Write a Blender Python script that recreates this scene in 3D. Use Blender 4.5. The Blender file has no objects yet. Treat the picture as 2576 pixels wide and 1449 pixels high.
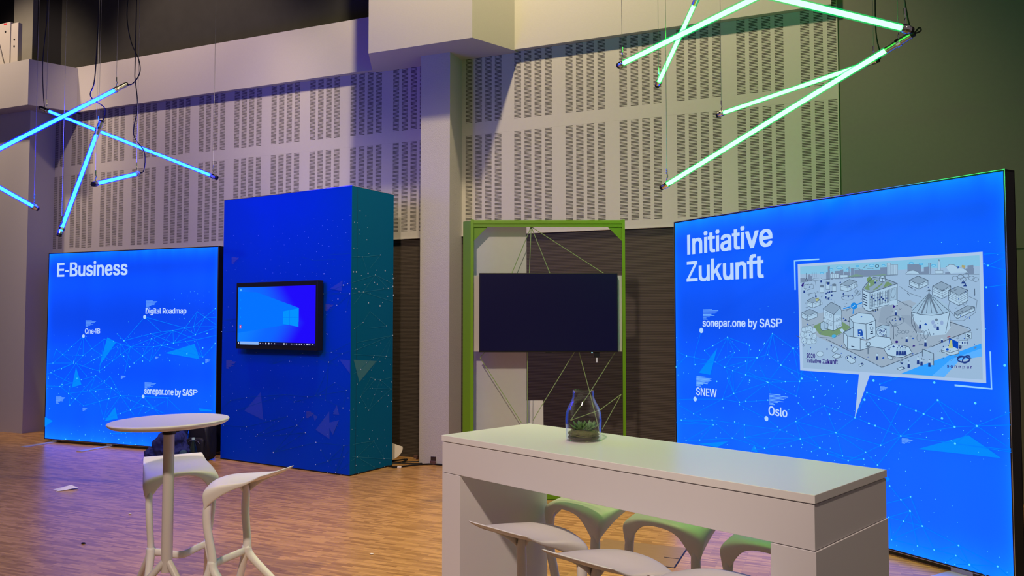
import bpy, bmesh, math, random
from mathutils import Vector, Matrix, noise
sin, cos, pi = math.sin, math.cos, math.pi
S = bpy.context.scene
COL = S.collection

# ------------------------------------------------------------------ camera
CAM_H = 1.60
cam_d = bpy.data.cameras.new('camera')
cam_d.sensor_width = 36.0
cam_d.lens = 36.0 * 1970.9 / 2576.0
cam_d.clip_end = 60
cam = bpy.data.objects.new('camera', cam_d)
cam.location = (0, 0, CAM_H)
cam.rotation_euler = (pi / 2 + 0.0418, 0, 0)
COL.objects.link(cam)
S.camera = cam

# ------------------------------------------------------------------ colour management, world
S.view_settings.view_transform = 'Standard'
S.view_settings.look = 'None'
S.view_settings.exposure = 0.0
S.view_settings.gamma = 1.0
S.view_settings.use_curve_mapping = False
W = bpy.data.worlds.new('hall_ambience')
W.use_nodes = True
W.node_tree.nodes['Background'].inputs[0].default_value = (0.30, 0.235, 0.25, 1)
W.node_tree.nodes['Background'].inputs[1].default_value = 0.42
S.world = W

# wall frame: s along the back wall (to the right), e out of the wall into the hall
WA = math.radians(22.5)
WP = Vector((-1.172, 9.245, 0))
WD = Vector((cos(WA), -sin(WA), 0))
WN = Vector((-sin(WA), -cos(WA), 0))
def wp(s, z, e=0.0):
    return WP + WD * s + WN * e + Vector((0, 0, z))

# ------------------------------------------------------------------ lights of the hall (theatre spots and house lights)
def spot(name, loc, target, power, col, size_deg, blend=0.6, radius=0.12):
    d = bpy.data.lights.new(name, 'SPOT')
    d.energy = power; d.color = col; d.spot_size = math.radians(size_deg); d.spot_blend = blend
    d.shadow_soft_size = radius
    o = bpy.data.objects.new(name, d); COL.objects.link(o)
    o.location = loc
    o.rotation_euler = (Vector(target) - Vector(loc)).to_track_quat('-Z', 'Y').to_euler()
    return o
spot('wall_spot_light', wp(1.55, 8.7, 2.35), wp(1.5, 3.6, 0.0), 1750, (1, .80, .48), 92, 0.5, 0.13)
spot('wall_spot_light', wp(-4.0, 8.7, 2.6), wp(-3.6, 4.4, 0.0), 1080, (1, .74, .60), 60, 0.6, 0.13)
spot('wall_spot_light', wp(-7.4, 8.6, 2.6), wp(-7.0, 4.7, 0.3), 1300, (1, .76, .56), 56, 0.7, 0.13)
spot('stage_spot_light', (-1.3, -1.4, 6.3), (-0.7, 5.3, 1.0), 1600, (1, .80, .66), 57, 0.6, 0.16)
spot('floor_spot_light', (0.5, 7.4, 8.8), (0.1, 5.7, 0.0), 1500, (1, .77, .42), 41, 0.9, 0.15)

# ------------------------------------------------------------------ materials
MATS = {}
def mat(name, base=(.8, .8, .8), rough=.5, metal=0.0, spec=.5, emit=None, estr=1.0, trans=0.0, ior=1.45, coat=0.0):
    if name in MATS: return MATS[name]
    m = bpy.data.materials.new(name); m.use_nodes = True
    b = m.node_tree.nodes['Principled BSDF']
    b.inputs['Base Color'].default_value = (*base, 1)
    b.inputs['Roughness'].default_value = rough
    b.inputs['Metallic'].default_value = metal
    b.inputs['Specular IOR Level'].default_value = spec
    b.inputs['IOR'].default_value = ior
    b.inputs['Transmission Weight'].default_value = trans
    b.inputs['Coat Weight'].default_value = coat
    if emit:
        b.inputs['Emission Color'].default_value = (*emit, 1)
        b.inputs['Emission Strength'].default_value = estr
    MATS[name] = m
    return m
def nodes(m): return m.node_tree.nodes, m.node_tree.links, m.node_tree.nodes['Principled BSDF']
def mth(n, l, op, a, b=None, c=None):
    q = n.new('ShaderNodeMath'); q.operation = op
    for i, v in enumerate((a, b, c)):
        if v is None: continue
        if isinstance(v, (int, float)): q.inputs[i].default_value = v
        else: l.new(v, q.inputs[i])
    return q.outputs[0]
def mixc(n, l, fac, a, b, blend='MIX'):
    q = n.new('ShaderNodeMix'); q.data_type = 'RGBA'; q.blend_type = blend
    for i, v in ((0, fac), (6, a), (7, b)):
        if isinstance(v, (int, float)): q.inputs[i].default_value = v
        elif isinstance(v, tuple): q.inputs[i].default_value = (*v, 1)
        else: l.new(v, q.inputs[i])
    return q.outputs[2]
def objco(n, l):
    t = n.new('ShaderNodeTexCoord'); x = n.new('ShaderNodeSeparateXYZ'); l.new(t.outputs['Object'], x.inputs[0])
    return t.outputs['Object'], x.outputs[0], x.outputs[1], x.outputs[2]
def noisy(m, c1, c2, scale=40, detail=4, bump=0.0, dist=.002, stretch=None):
    n, l, b = nodes(m)
    co = objco(n, l)[0]
    if stretch:
        mp = n.new('ShaderNodeMapping'); mp.inputs['Scale'].default_value = stretch; l.new(co, mp.inputs[0]); co = mp.outputs[0]
    t = n.new('ShaderNodeTexNoise'); t.inputs['Scale'].default_value = scale; t.inputs['Detail'].default_value = detail
    l.new(co, t.inputs['Vector'])
    l.new(mixc(n, l, t.outputs[0], c1, c2), b.inputs['Base Color'])
    if bump:
        bp = n.new('ShaderNodeBump'); bp.inputs['Strength'].default_value = bump; bp.inputs['Distance'].default_value = dist
        l.new(t.outputs[0], bp.inputs['Height']); l.new(bp.outputs[0], b.inputs['Normal'])
    return m

m_wall = noisy(mat('painted_plaster', rough=.75, spec=.2), (.47, .45, .41), (.50, .48, .44), 60, 5, .25, .002)
m_rough = noisy(mat('roughcast_plaster', rough=.8, spec=.2), (.46, .44, .39), (.51, .49, .44), 120, 3, .55, .004)
m_dark = noisy(mat('dark_stage_wall', rough=.85, spec=.15), (.030, .030, .026), (.040, .040, .035), 8, 3)
m_black = mat('black_stage_wall', (.008, .008, .010), .9, spec=.1)
m_plain = noisy(mat('grey_green_wall_paint', rough=.8, spec=.2), (.165, .160, .135), (.185, .178, .15), 30, 4)
m_grey_curtain = noisy(mat('grey_stage_panel', rough=.85, spec=.15), (.16, .155, .13), (.19, .185, .16), 6, 3)

def slot_wall(name, s_off):
    """perforated acoustic plasterboard: groups of four slotted columns (object X = along wall, Z = height)"""
    m = mat(name, rough=.75, spec=.2); n, l, b = nodes(m)
    co, x, y, z = objco(n, l)
    u = mth(n, l, 'PINGPONG', 0, 1)  # placeholder node keeps maths readable
    u = mth(n, l, 'FLOORED_MODULO', mth(n, l, 'SUBTRACT', x, s_off), .6075)
    colp = mth(n, l, 'FLOORED_MODULO', u, .1222)
    in_col = mth(n, l, 'MULTIPLY', mth(n, l, 'LESS_THAN', colp, .083), mth(n, l, 'LESS_THAN', u, .4525))
    band = mth(n, l, 'MAXIMUM',
               mth(n, l, 'MULTIPLY', mth(n, l, 'GREATER_THAN', z, 2.655), mth(n, l, 'LESS_THAN', z, 3.732)),
               mth(n, l, 'GREATER_THAN', z, 3.872))
    row = mth(n, l, 'LESS_THAN', mth(n, l, 'FLOORED_MODULO', z, .0154), .0064)
    f = mth(n, l, 'MULTIPLY', mth(n, l, 'MULTIPLY', in_col, band), row)
    t = n.new('ShaderNodeTexNoise'); t.inputs['Scale'].default_value = 25; l.new(co, t.inputs['Vector'])
    basec = mixc(n, l, t.outputs[0], (.47, .45, .41), (.50, .48, .44))
    # panel joints
    j = mth(n, l, 'MULTIPLY', mth(n, l, 'LESS_THAN', mth(n, l, 'ABSOLUTE', mth(n, l, 'SUBTRACT', z, 3.740)), .0012), .25)
    basec = mixc(n, l, j, basec, (.2, .19, .17))
    l.new(mixc(n, l, f, basec, (.022, .018, .014)), b.inputs['Base Color'])
    return m
m_slot_r = slot_wall('slotted_acoustic_board_right', 1.2967)
m_slot_l = slot_wall('slotted_acoustic_board_left', -3.322)

def ribbed():
    m = mat('brown_ribbed_board', rough=.6, spec=.3); n, l, b = nodes(m)
    co, x, y, z = objco(n, l)
    r = mth(n, l, 'FLOORED_MODULO', z, .0165)
    g = mth(n, l, 'LESS_THAN', r, .006)
    l.new(mixc(n, l, g, (.075, .060, .046), (.034, .027, .020)), b.inputs['Base Color'])
    bp = n.new('ShaderNodeBump'); bp.inputs['Strength'].default_value = .6; bp.inputs['Distance'].default_value = .004
    l.new(mth(n, l, 'SUBTRACT', 1, g), bp.inputs['Height']); l.new(bp.outputs[0], b.inputs['Normal'])
    return m
m_rib = ribbed()

def parquet():
    m = mat('industrial_oak_parquet', rough=.36, spec=.5); n, l, b = nodes(m)
    co, x, y, z = objco(n, l)
    br = n.new('ShaderNodeTexBrick')
    br.offset = .41; br.offset_frequency = 3; br.squash = 1.0
    for k, v in (('Color1', (.66, .36, .125, 1)), ('Color2', (.20, .085, .022, 1)), ('Mortar', (.12, .06, .025, 1))): br.inputs[k].default_value = v
    for k, v in (('Scale', 1.0), ('Mortar Size', .0007), ('Mortar Smooth', .3), ('Bias', -.1), ('Brick Width', .168), ('Row Height', .0215)): br.inputs[k].default_value = v
    l.new(co, br.inputs['Vector'])
    mp = n.new('ShaderNodeMapping'); mp.inputs['Scale'].default_value = (3.2, 38, 1); l.new(co, mp.inputs[0])
    t = n.new('ShaderNodeTexNoise'); t.inputs['Scale'].default_value = 2.2; t.inputs['Detail'].default_value = 5; l.new(mp.outputs[0], t.inputs['Vector'])
    t2 = n.new('ShaderNodeTexNoise'); t2.inputs['Scale'].default_value = .9; l.new(co, t2.inputs['Vector'])
    c1 = mixc(n, l, .34, br.outputs[0], mixc(n, l, t.outputs[0], (.22, .105, .03), (.58, .31, .10)))
    c2 = mixc(n, l, .18, c1, mixc(n, l, t2.outputs[0], (.28, .14, .045), (.46, .245, .08)))
    l.new(c2, b.inputs['Base Color'])
    l.new(mth(n, l, 'MULTIPLY_ADD', t.outputs[0], .16, .22), b.inputs['Roughness'])
    bp = n.new('ShaderNodeBump'); bp.inputs['Strength'].default_value = .12; bp.inputs['Distance'].default_value = .002
    l.new(br.outputs['Fac'], bp.inputs['Height']); l.new(bp.outputs[0], b.inputs['Normal'])
    return m
m_floor = parquet()

# white furniture, metals, plastics
m_lacquer = mat('white_lacquer', (.83, .81, .78), .25, spec=.28)
m_white_side = mat('white_laminate', (.76, .73, .73), .38, spec=.4)
m_stool = noisy(mat('white_moulded_plastic', rough=.42, spec=.45), (.74, .72, .68), (.77, .75, .71), 30, 2)
m_table_w = mat('white_matt_tabletop', (.72, .70, .69), .45, spec=.35)
m_pole = mat('light_grey_powder_coat', (.55, .51, .48), .4, spec=.4)
m_blackplastic = mat('black_plastic', (.009, .009, .010), .45, spec=.3)
m_blackmetal = mat('black_anodised_frame', (.018, .018, .019), .38, .3)
m_alu = mat('brushed_aluminium', (.62, .62, .62), .28, 1.0)
m_chrome = mat('chrome', (.78, .78, .78), .12, 1.0)
m_wire = mat('steel_wire', (.35, .35, .34), .35, .9)
m_cable = mat('black_cable_rubber', (.010, .010, .011), .55, spec=.3)
m_green = mat('lime_green_paint', (.155, .33, .004), .38, spec=.45)
m_cord = mat('pale_green_cord', (.30, .42, .14), .6)
m_panel = noisy(mat('pale_grey_board', rough=.6, spec=.3), (.50, .49, .47), (.53, .52, .50), 20, 3)
m_card = mat('white_card', (.70, .67, .62), .7)
def thin_glass(name, tint, ior=1.46):
    m = bpy.data.materials.new(name); m.use_nodes = True; n, l = m.node_tree.nodes, m.node_tree.links; n.clear()
    o_ = n.new('ShaderNodeOutputMaterial'); mx = n.new('ShaderNodeMixShader'); t = n.new('ShaderNodeBsdfTransparent'); g = n.new('ShaderNodeBsdfGlossy'); f = n.new('ShaderNodeLayerWeight')
    t.inputs[0].default_value = (*tint, 1); g.inputs['Roughness'].default_value = .0; f.inputs['Blend'].default_value = .5
    r0 = ((ior - 1) / (ior + 1)) ** 2
    l.new(mth(n, l, 'MULTIPLY_ADD', mth(n, l, 'POWER', f.outputs['Facing'], 4.0), .85 - r0, r0), mx.inputs[0]); l.new(t.outputs[0], mx.inputs[1]); l.new(g.outputs[0], mx.inputs[2]); l.new(mx.outputs[0], o_.inputs[0])
    return m
m_glass = thin_glass('clear_glass', (.985, .99, .985))
m_bottle = thin_glass('green_tinted_glass', (.72, .90, .86))
m_screen_off = mat('dark_glossy_screen', (.0045, .004, .040), .25, spec=.35)  # navy of the screen's reflections put into the base colour

def lightbox(name, w, h, lo, hi):
    """backlit fabric: LED strips behind the top and bottom edge light it unevenly"""
    m = mat(name, (.0, .02, .12), .55, spec=.3); n, l, b = nodes(m)
    co, x, y, z = objco(n, l)
    ex = lambda d, k: mth(n, l, 'EXPONENT', mth(n, l, 'MULTIPLY', d, -1.0 / k))
    top = mth(n, l, 'SUBTRACT', h, z); rt = mth(n, l, 'SUBTRACT', w, x)
    t = n.new('ShaderNodeTexNoise'); t.noise_dimensions = '1D'; t.inputs['Scale'].default_value = 1.7; t.inputs['Detail'].default_value = 1.0; l.new(x, t.inputs['W'])
    led = n.new('ShaderNodeTexNoise'); led.noise_dimensions = '1D'; led.inputs['Scale'].default_value = 4.5; l.new(x, led.inputs['W'])
    cr = n.new('ShaderNodeValToRGB'); cr.color_ramp.interpolation = 'B_SPLINE'
    els = cr.color_ramp.elements
    prof = ((0, .48), (.05, .34), (.12, .19), (.28, .27), (.38, .10), (.46, .24), (.53, .11), (.66, .04), (.78, .13), (.85, .18), (.91, .05), (.95, .13), (1, .28))
    els[0].position, els[1].position = prof[0][0], prof[-1][0]
    for k_, (p_, v_) in enumerate(prof):
        q_ = els[0] if k_ == 0 else els[-1] if k_ == len(prof) - 1 else els.new(p_)
        q_.color = (v_, v_, v_, 1)
    l.new(mth(n, l, 'DIVIDE', z, h), cr.inputs[0])
    edge = mth(n, l, 'MULTIPLY', mth(n, l, 'ADD', ex(top, .06), ex(z, .08)), mth(n, l, 'MULTIPLY_ADD', led.outputs[0], .9, .0))
    side = mth(n, l, 'MULTIPLY', mth(n, l, 'ADD', ex(x, .03), ex(rt, .03)), .42)
    f = mth(n, l, 'ADD', mth(n, l, 'ADD', edge, side), mth(n, l, 'MULTIPLY', cr.outputs[0], mth(n, l, 'MULTIPLY_ADD', t.outputs[0], .7, .62)))
    f = mth(n, l, 'MINIMUM', mth(n, l, 'MAXIMUM', f, 0), 1.15)
    l.new(mixc(n, l, f, lo, hi), b.inputs['Emission Color'])
    b.inputs['Emission Strength'].default_value = 1.0
    return m
PW_L, PW_R, PH_L, PH_R = 2.852, 2.955, 2.502, 2.519
m_box_l = lightbox('backlit_blue_fabric_left', PW_L, PH_L, (.0, .040, .62), (.0, .30, 3.4))
m_box_r = lightbox('backlit_blue_fabric_right', PW_R, PH_R, (.0, .050, .62), (.0, .34, 3.4))
em = lambda nm, c, k=1.0: mat(nm, (0, 0, 0), .6, spec=.1, emit=c, estr=k)
e_dot = em('print_dot_lit', (.10, .70, 1.0)); e_line = em('print_line_lit', (.0, .21, 1.0)); e_tri = em('print_triangle_lit', (.0, .25, .98)); e_flag = em('print_text_block_lit', (.17, .46, .98))
e_text = em('print_lettering_lit', (.50, .68, 1.0)); e_big = em('print_node_lit', (.42, .66, 1.0))
e_board = em('board_border_lit', (.40, .56, .80)); e_brk = em('board_bracket_lit', (.28, .62, .98))
p_dot = mat('print_dot', (.45, .58, .85), .6, spec=.1); p_line = mat('print_line', (.004, .075, .42), .6, spec=.08); p_tri = mat('print_triangle', (.028, .075, .50), .6, spec=.08); p_flag = mat('print_text_block', (.09, .12, .50), .6, spec=.08)
m_tower = mat('blue_lit_print', (.0, .048, .52), .5, spec=.08); m_tower_side = mat('teal_blue_print', (.0, .115, .27), .5, spec=.08)  # front: blue tube light mixed into the teal print colour; side: plain teal

# ------------------------------------------------------------------ mesh helpers
def link(name, me, m=None, parent=None):
    o = bpy.data.objects.new(name, me)
    for k in (m if isinstance(m, (list, tuple)) else [m]):
        if k: me.materials.append(k)
    COL.objects.link(o)
    if parent: o.parent = parent
    return o
def obj(name, bm, m=None, parent=None, smooth=False, angle=None):
    me = bpy.data.meshes.new(name)
    bmesh.ops.recalc_face_normals(bm, faces=bm.faces[:]) if getattr(bm, 'fix', True) and not isinstance(bm, tuple) else None
    if smooth:
        for f in bm.faces: f.smooth = True
    bm.to_mesh(me); bm.free()
    if smooth and angle: me.set_sharp_from_angle(angle=math.radians(angle))
    return link(name, me, m, parent)
def tag(o, label=None, cat=None, group=None, kind=None):
    if label: o['label'] = label
    if cat: o['category'] = cat
    if group: o['group'] = group
    if kind: o['kind'] = kind
    return o
def empty(name, loc=(0, 0, 0), rz=0.0, label=None, cat=None, group=None):
    o = bpy.data.objects.new(name, None); o.empty_display_size = .1
    o.location = loc; o.rotation_euler = (0, 0, rz); COL.objects.link(o)
    return tag(o, label, cat, group)
def box(bm, x0, y0, z0, x1, y1, z1, bev=0.0, M=None):
    r = bmesh.ops.create_cube(bm, size=1.0)
    vs = r['verts']
    for v in vs: v.co = Vector((x0 + (v.co.x + .5) * (x1 - x0), y0 + (v.co.y + .5) * (y1 - y0), z0 + (v.co.z + .5) * (z1 - z0)))
    if bev:
        es = list({e for v in vs for e in v.link_edges})
        r2 = bmesh.ops.bevel(bm, geom=es, offset=bev, segments=2, affect='EDGES', profile=.5)
        vs = r2['verts']
    if M is not None: bmesh.ops.transform(bm, matrix=M, verts=[v for v in vs if v.is_valid])
    return bm
def boxo(name, m, parent, *a, bev=0.0):
    return obj(name, box(bmesh.new(), *a, bev=bev), m, parent)
def tube(bm, pts, rads, seg=10, cap=True, flat=None):
    """swept tube; rads a number or list; flat=(ux,uz) squashes the section"""
    pts = [Vector(p) for p in pts]
    if isinstance(rads, (int, float)): rads = [rads] * len(pts)
    rings = []; up = None
    for i, p in enumerate(pts):
        t = (pts[min(i + 1, len(pts) - 1)] - pts[max(i - 1, 0)]).normalized()
        if up is None:
            up = Vector((0, 0, 1)) if abs(t.z) < .9 else Vector((0, 1, 0))
        side = t.cross(up).normalized(); up2 = side.cross(t).normalized(); up = up2
        r = rads[i]; a, b_ = (r, r) if flat is None else (r * flat[0], r * flat[1])
        rings.append([bm.verts.new(p + side * (a * cos(2 * pi * k / seg)) + up2 * (b_ * sin(2 * pi * k / seg))) for k in range(seg)])
    for A, B in zip(rings, rings[1:]):
        for k in range(seg): bm.faces.new((A[k], A[(k + 1) % seg], B[(k + 1) % seg], B[k]))
    if cap:
        bm.faces.new(rings[0][::-1]); bm.faces.new(rings[-1])
    return bm
def lathe(bm, prof, seg=40, cx=0, cy=0):
    rings = []
    for r, z in prof:
        if r < 1e-5: rings.append([bm.verts.new((cx, cy, z))])
        else: rings.append([bm.verts.new((cx + r * cos(2 * pi * k / seg), cy + r * sin(2 * pi * k / seg), z)) for k in range(seg)])
    for A, B in zip(rings, rings[1:]):
        if len(A) == 1 and len(B) == 1: continue
        for k in range(seg):
            if len(A) == 1: bm.faces.new((A[0], B[(k + 1) % seg], B[k]))
            elif len(B) == 1: bm.faces.new((A[k], A[(k + 1) % seg], B[0]))
            else: bm.faces.new((A[k], A[(k + 1) % seg], B[(k + 1) % seg], B[k]))
    return bm
def prism(bm, poly, z0, z1):
    """poly: list of (x,y) -> vertical prism"""
    lo = [bm.verts.new((x, y, z0)) for x, y in poly]; hi = [bm.verts.new((x, y, z1)) for x, y in poly]
    bm.faces.new(lo[::-1]); bm.faces.new(hi); n = len(poly)
    for i in range(n): bm.faces.new((lo[i], lo[(i + 1) % n], hi[(i + 1) % n], hi[i]))
    return bm
def structure(name, bm, m, smooth=False):
    return tag(obj(name, bm, m, None, smooth), kind='structure')
def subsurf(o, lv=2):
    md = o.modifiers.new('subdivision', 'SUBSURF'); md.levels = lv; md.render_levels = lv
    for f in o.data.polygons: f.use_smooth = True
    return o
def catmull(pts, n=6):
    P = [Vector(p) for p in pts]; P = [P[0] * 2 - P[1]] + P + [P[-1] * 2 - P[-2]]; out = []
    for i in range(1, len(P) - 2):
        for k in range(n):
            t = k / n; a, b_, c_, d_ = P[i - 1:i + 3]
            out.append(.5 * ((2 * b_) + (c_ - a) * t + (2 * a - 5 * b_ + 4 * c_ - d_) * t * t + (3 * b_ - a - 3 * c_ + d_) * t ** 3))
    out.append(P[-2]); return out

# ------------------------------------------------------------------ setting
# the wall bits are modelled in a frame whose x runs along the wall and whose -y points into the hall
WROT = -WA
def wall_obj(name, bm, m, kind='structure'):
    o = obj(name, bm, m); o.location = WP; o.rotation_euler = (0, 0, WROT)
    if kind: o['kind'] = kind
    return o
bm = bmesh.new(); box(bm, -12, -16, -.2, 10, .6, 0); wall_obj('floor', bm, m_floor)
bm = bmesh.new(); box(bm, -12, -16, 9.0, 10, .6, 9.2); wall_obj('ceiling', bm, m_black)
BZ, MZ = 2.576, 4.64
bm = bmesh.new(); box(bm, -6.10, 0, BZ, .45, .12, MZ + .3); wall_obj('wall_back_left_acoustic', bm, m_slot_l)
bm = bmesh.new(); box(bm, .45, 0, BZ, 4.668, .12, MZ + .3); wall_obj('wall_back_right_acoustic', bm, m_slot_r)
bm = bmesh.new(); box(bm, -6.10, .02, 0, 4.668, .12, BZ); wall_obj('wall_back_ribbed', bm, m_rib)
bm = bmesh.new(); box(bm, 4.668, .003, 0, 10, .15, 9.0); wall_obj('wall_back_plain', bm, m_plain)
bm = bmesh.new(); box(bm, .267, -.306, 0, .640, .0, MZ); wall_obj('pillar_middle', bm, m_rough)
bm = bmesh.new(); box(bm, -12, -.40, 0, -6.10, .12, MZ); wall_obj('pillar_left', bm, m_wall)
# bulkheads above the boards
bm = bmesh.new(); prism(bm, [(-5.62, .12), (-5.62, -.075), (-.52, -.075), (-.52, .12)], MZ, 5.30); box(bm, -5.62, .12, 5.2, -.4, .36, 5.30); wall_obj('beam_middle', bm, m_wall)
bm = bmesh.new(); prism(bm, [(-12, .36), (-12, -.62), (-5.853, -.62), (-5.57, -.075), (-5.57, .36)], MZ, 5.29); wall_obj('beam_left', bm, m_wall)
bm = bmesh.new(); prism(bm, [(-.53, .36), (-.53, -.075), (-.237, -.62), (1.064, -.62), (1.33, -.075), (1.33, .36)], MZ - .012, 7.6); wall_obj('beam_projecting', bm, m_wall)
bm = bmesh.new(); prism(bm, [(1.33, .36), (1.33, -.075), (4.62, -.075), (4.62, .36)], MZ, 7.6); wall_obj('beam_right', bm, m_wall)
bm = bmesh.new(); box(bm, -6.42, .30, 5.2, 10, .45, 9.0); wall_obj('wall_upper', bm, m_dark)
bm = bmesh.new(); box(bm, -7.02, .34, 5.2, -6.42, .45, 9.0); wall_obj('wall_upper_recess', bm, m_black)
bm = bmesh.new(); box(bm, -7.46, .26, 5.2, -7.02, .45, 9.0); wall_obj('wall_upper_panel', bm, m_grey_curtain)
bm = bmesh.new(); box(bm, -12, .34, 5.2, -7.46, .45, 9.0); wall_obj('wall_upper_left', bm, m_black)
# thin metal trims: lower edge of the boards, right edge
bm = bmesh.new(); box(bm, .640, -.012, BZ - .006, 4.668, .02, BZ + .004); wall_obj('trim_1', bm, m_wall)
bm = bmesh.new(); box(bm, -6.10, -.012, BZ - .006, .267, .02, BZ + .004); wall_obj('trim_2', bm, m_wall)
bm = bmesh.new(); box(bm, 4.660, -.006, BZ, 4.672, .02, MZ); wall_obj('trim_3', bm, m_wall)
bm = bmesh.new(); box(bm, 6.0, -.010, 0, 10, .004, 2.258); box(bm, 6.0, -.016, 2.24, 10, .004, 2.258); wall_obj('door_1', bm, m_plain)
bm = bmesh.new(); box(bm, .640, .005, 0, 4.66, .02, .012); wall_obj('baseboard_right', bm, m_blackplastic)
# hatch in the floor
hw = mat('oak_hatch_board', rough=.4); noisy(hw, (.22, .125, .05), (.34, .20, .085), 9, 5, stretch=(1, 12, 1))
hatch = empty('floor_hatch', WP, WROT); tag(hatch, kind='structure')
bm = bmesh.new(); box(bm, 3.02, -2.93, 0.0002, 3.618, -2.463, .0016); obj('hatch_board', bm, hw, hatch)
bm = bmesh.new(); box(bm, 3.618, -2.94, 0.0002, 3.628, -2.463, .0022); box(bm, 3.515, -2.740, 0.0012, 3.618, -2.731, .0024); box(bm, 3.0, -2.94, .0002, 3.628, -2.931, .0022); obj('hatch_seam', bm, m_blackplastic, hatch)

# grey cabinet with its cable on the ledge
cb = empty('equipment_cabinet', wp(-6.99, 5.293, .2), WROT, 'light grey metal equipment cabinet on the ledge beside the dark stage wall', 'cabinet')
m_cab = mat('grey_cabinet_enamel', (.40, .37, .34), .5)
boxo('body', m_cab, cb, -.5, -.06, 0, .205, .06, .80, bev=.006)
boxo('side_case', m_cab, cb, -.02, -.045, .17, .36, .02, .775, bev=.006)
for x, y, z in ((.10, -.061, .66), (.10, -.061, .06), (.28, -.046, .42), (.28, -.046, .52)):
    bm = bmesh.new(); bmesh.ops.create_cone(bm, cap_ends=True, segments=12, radius1=.016, radius2=.016, depth=.004, matrix=Matrix.Translation((x, y, z)) @ Matrix.Rotation(pi / 2, 4, 'X')); obj('cable_hole', bm, m_blackplastic, cb)
boxo('red_label', mat('red_sticker', (.5, .02, .03), .5), cb, .06, -.062, .765, .13, -.060, .79)
bm = bmesh.new(); tube(bm, catmull([(-.12, -.075, .72), (.0, -.09, .45), (.10, -.08, .18), (.18, -.07, .01)]), .008, 6); obj('cable', bm, mat('grey_cable', (.45, .43, .38), .5), cb)

# ------------------------------------------------------------------ printed graphics
def flat_poly(bm, pts, y, mi):
    vs = [bm.verts.new((x, y, z)) for x, z in pts]
    try: f = bm.faces.new(vs)
    except ValueError: return
    f.material_index = mi
def ngon(cx, cz, r, n=10, ay=1.0): return [(cx + r * cos(2 * pi * k / n), cz + ay * r * sin(2 * pi * k / n)) for k in range(n)]
def seg_poly(x0, z0, x1, z1, w):
    d = Vector((x1 - x0, z1 - z0)); L = d.length or 1; q = Vector((-d.y, d.x)) / L * w / 2
    return [(x0 + q.x, z0 + q.y), (x1 + q.x, z1 + q.y), (x1 - q.x, z1 - q.y), (x0 - q.x, z0 - q.y)]
def clipx(p, w): return (min(max(p[0], .006), w - .006), p[1])
def pattern(name, D, parent, mats, w, lw, y=-.002, side=False):
    """network of nodes, links, triangles and tiny text blocks printed on a panel (units mm)"""
    bm = bmesh.new(); k = .001
    for i, t in enumerate(D['t']): flat_poly(bm, [clipx((t[j] * k, t[j + 1] * k), w) for j in range(0, len(t), 2)], y - .00004 * i, 2)
    for i, (a, b_, c_, d_) in enumerate(D['l']): flat_poly(bm, [clipx(p, w) for p in seg_poly(a * k, b_ * k, c_ * k, d_ * k, lw)], y - .0004 - .000004 * i, 1)
    for a, b_, c_, h in D['f']: flat_poly(bm, [(a * k, (b_ - h) * k), (c_ * k, (b_ - h) * k), (c_ * k, b_ * k), (a * k, b_ * k)], y - .0012, 3)
    for i, (a, b_, r) in enumerate(D['d']): flat_poly(bm, ngon(a * k, b_ * k, r * k * .1, 16 if r > 150 else 8), y - .0016, 4 if r > 150 else 0)
    me = bpy.data.meshes.new(name); bm.to_mesh(me); bm.free()
    o = link(name, me, mats, parent)
    if side: o.rotation_euler = (0, 0, pi / 2)
    return o
FONT = None
try:      # the condensed sans on the signs: Blender's own bundled interface font, else the built-in one
    import os
    FONT = bpy.data.fonts.load(os.path.join(bpy.utils.system_resource('DATAFILES'), 'fonts', 'Inter.woff2'))
except Exception:
    FONT = None
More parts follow.
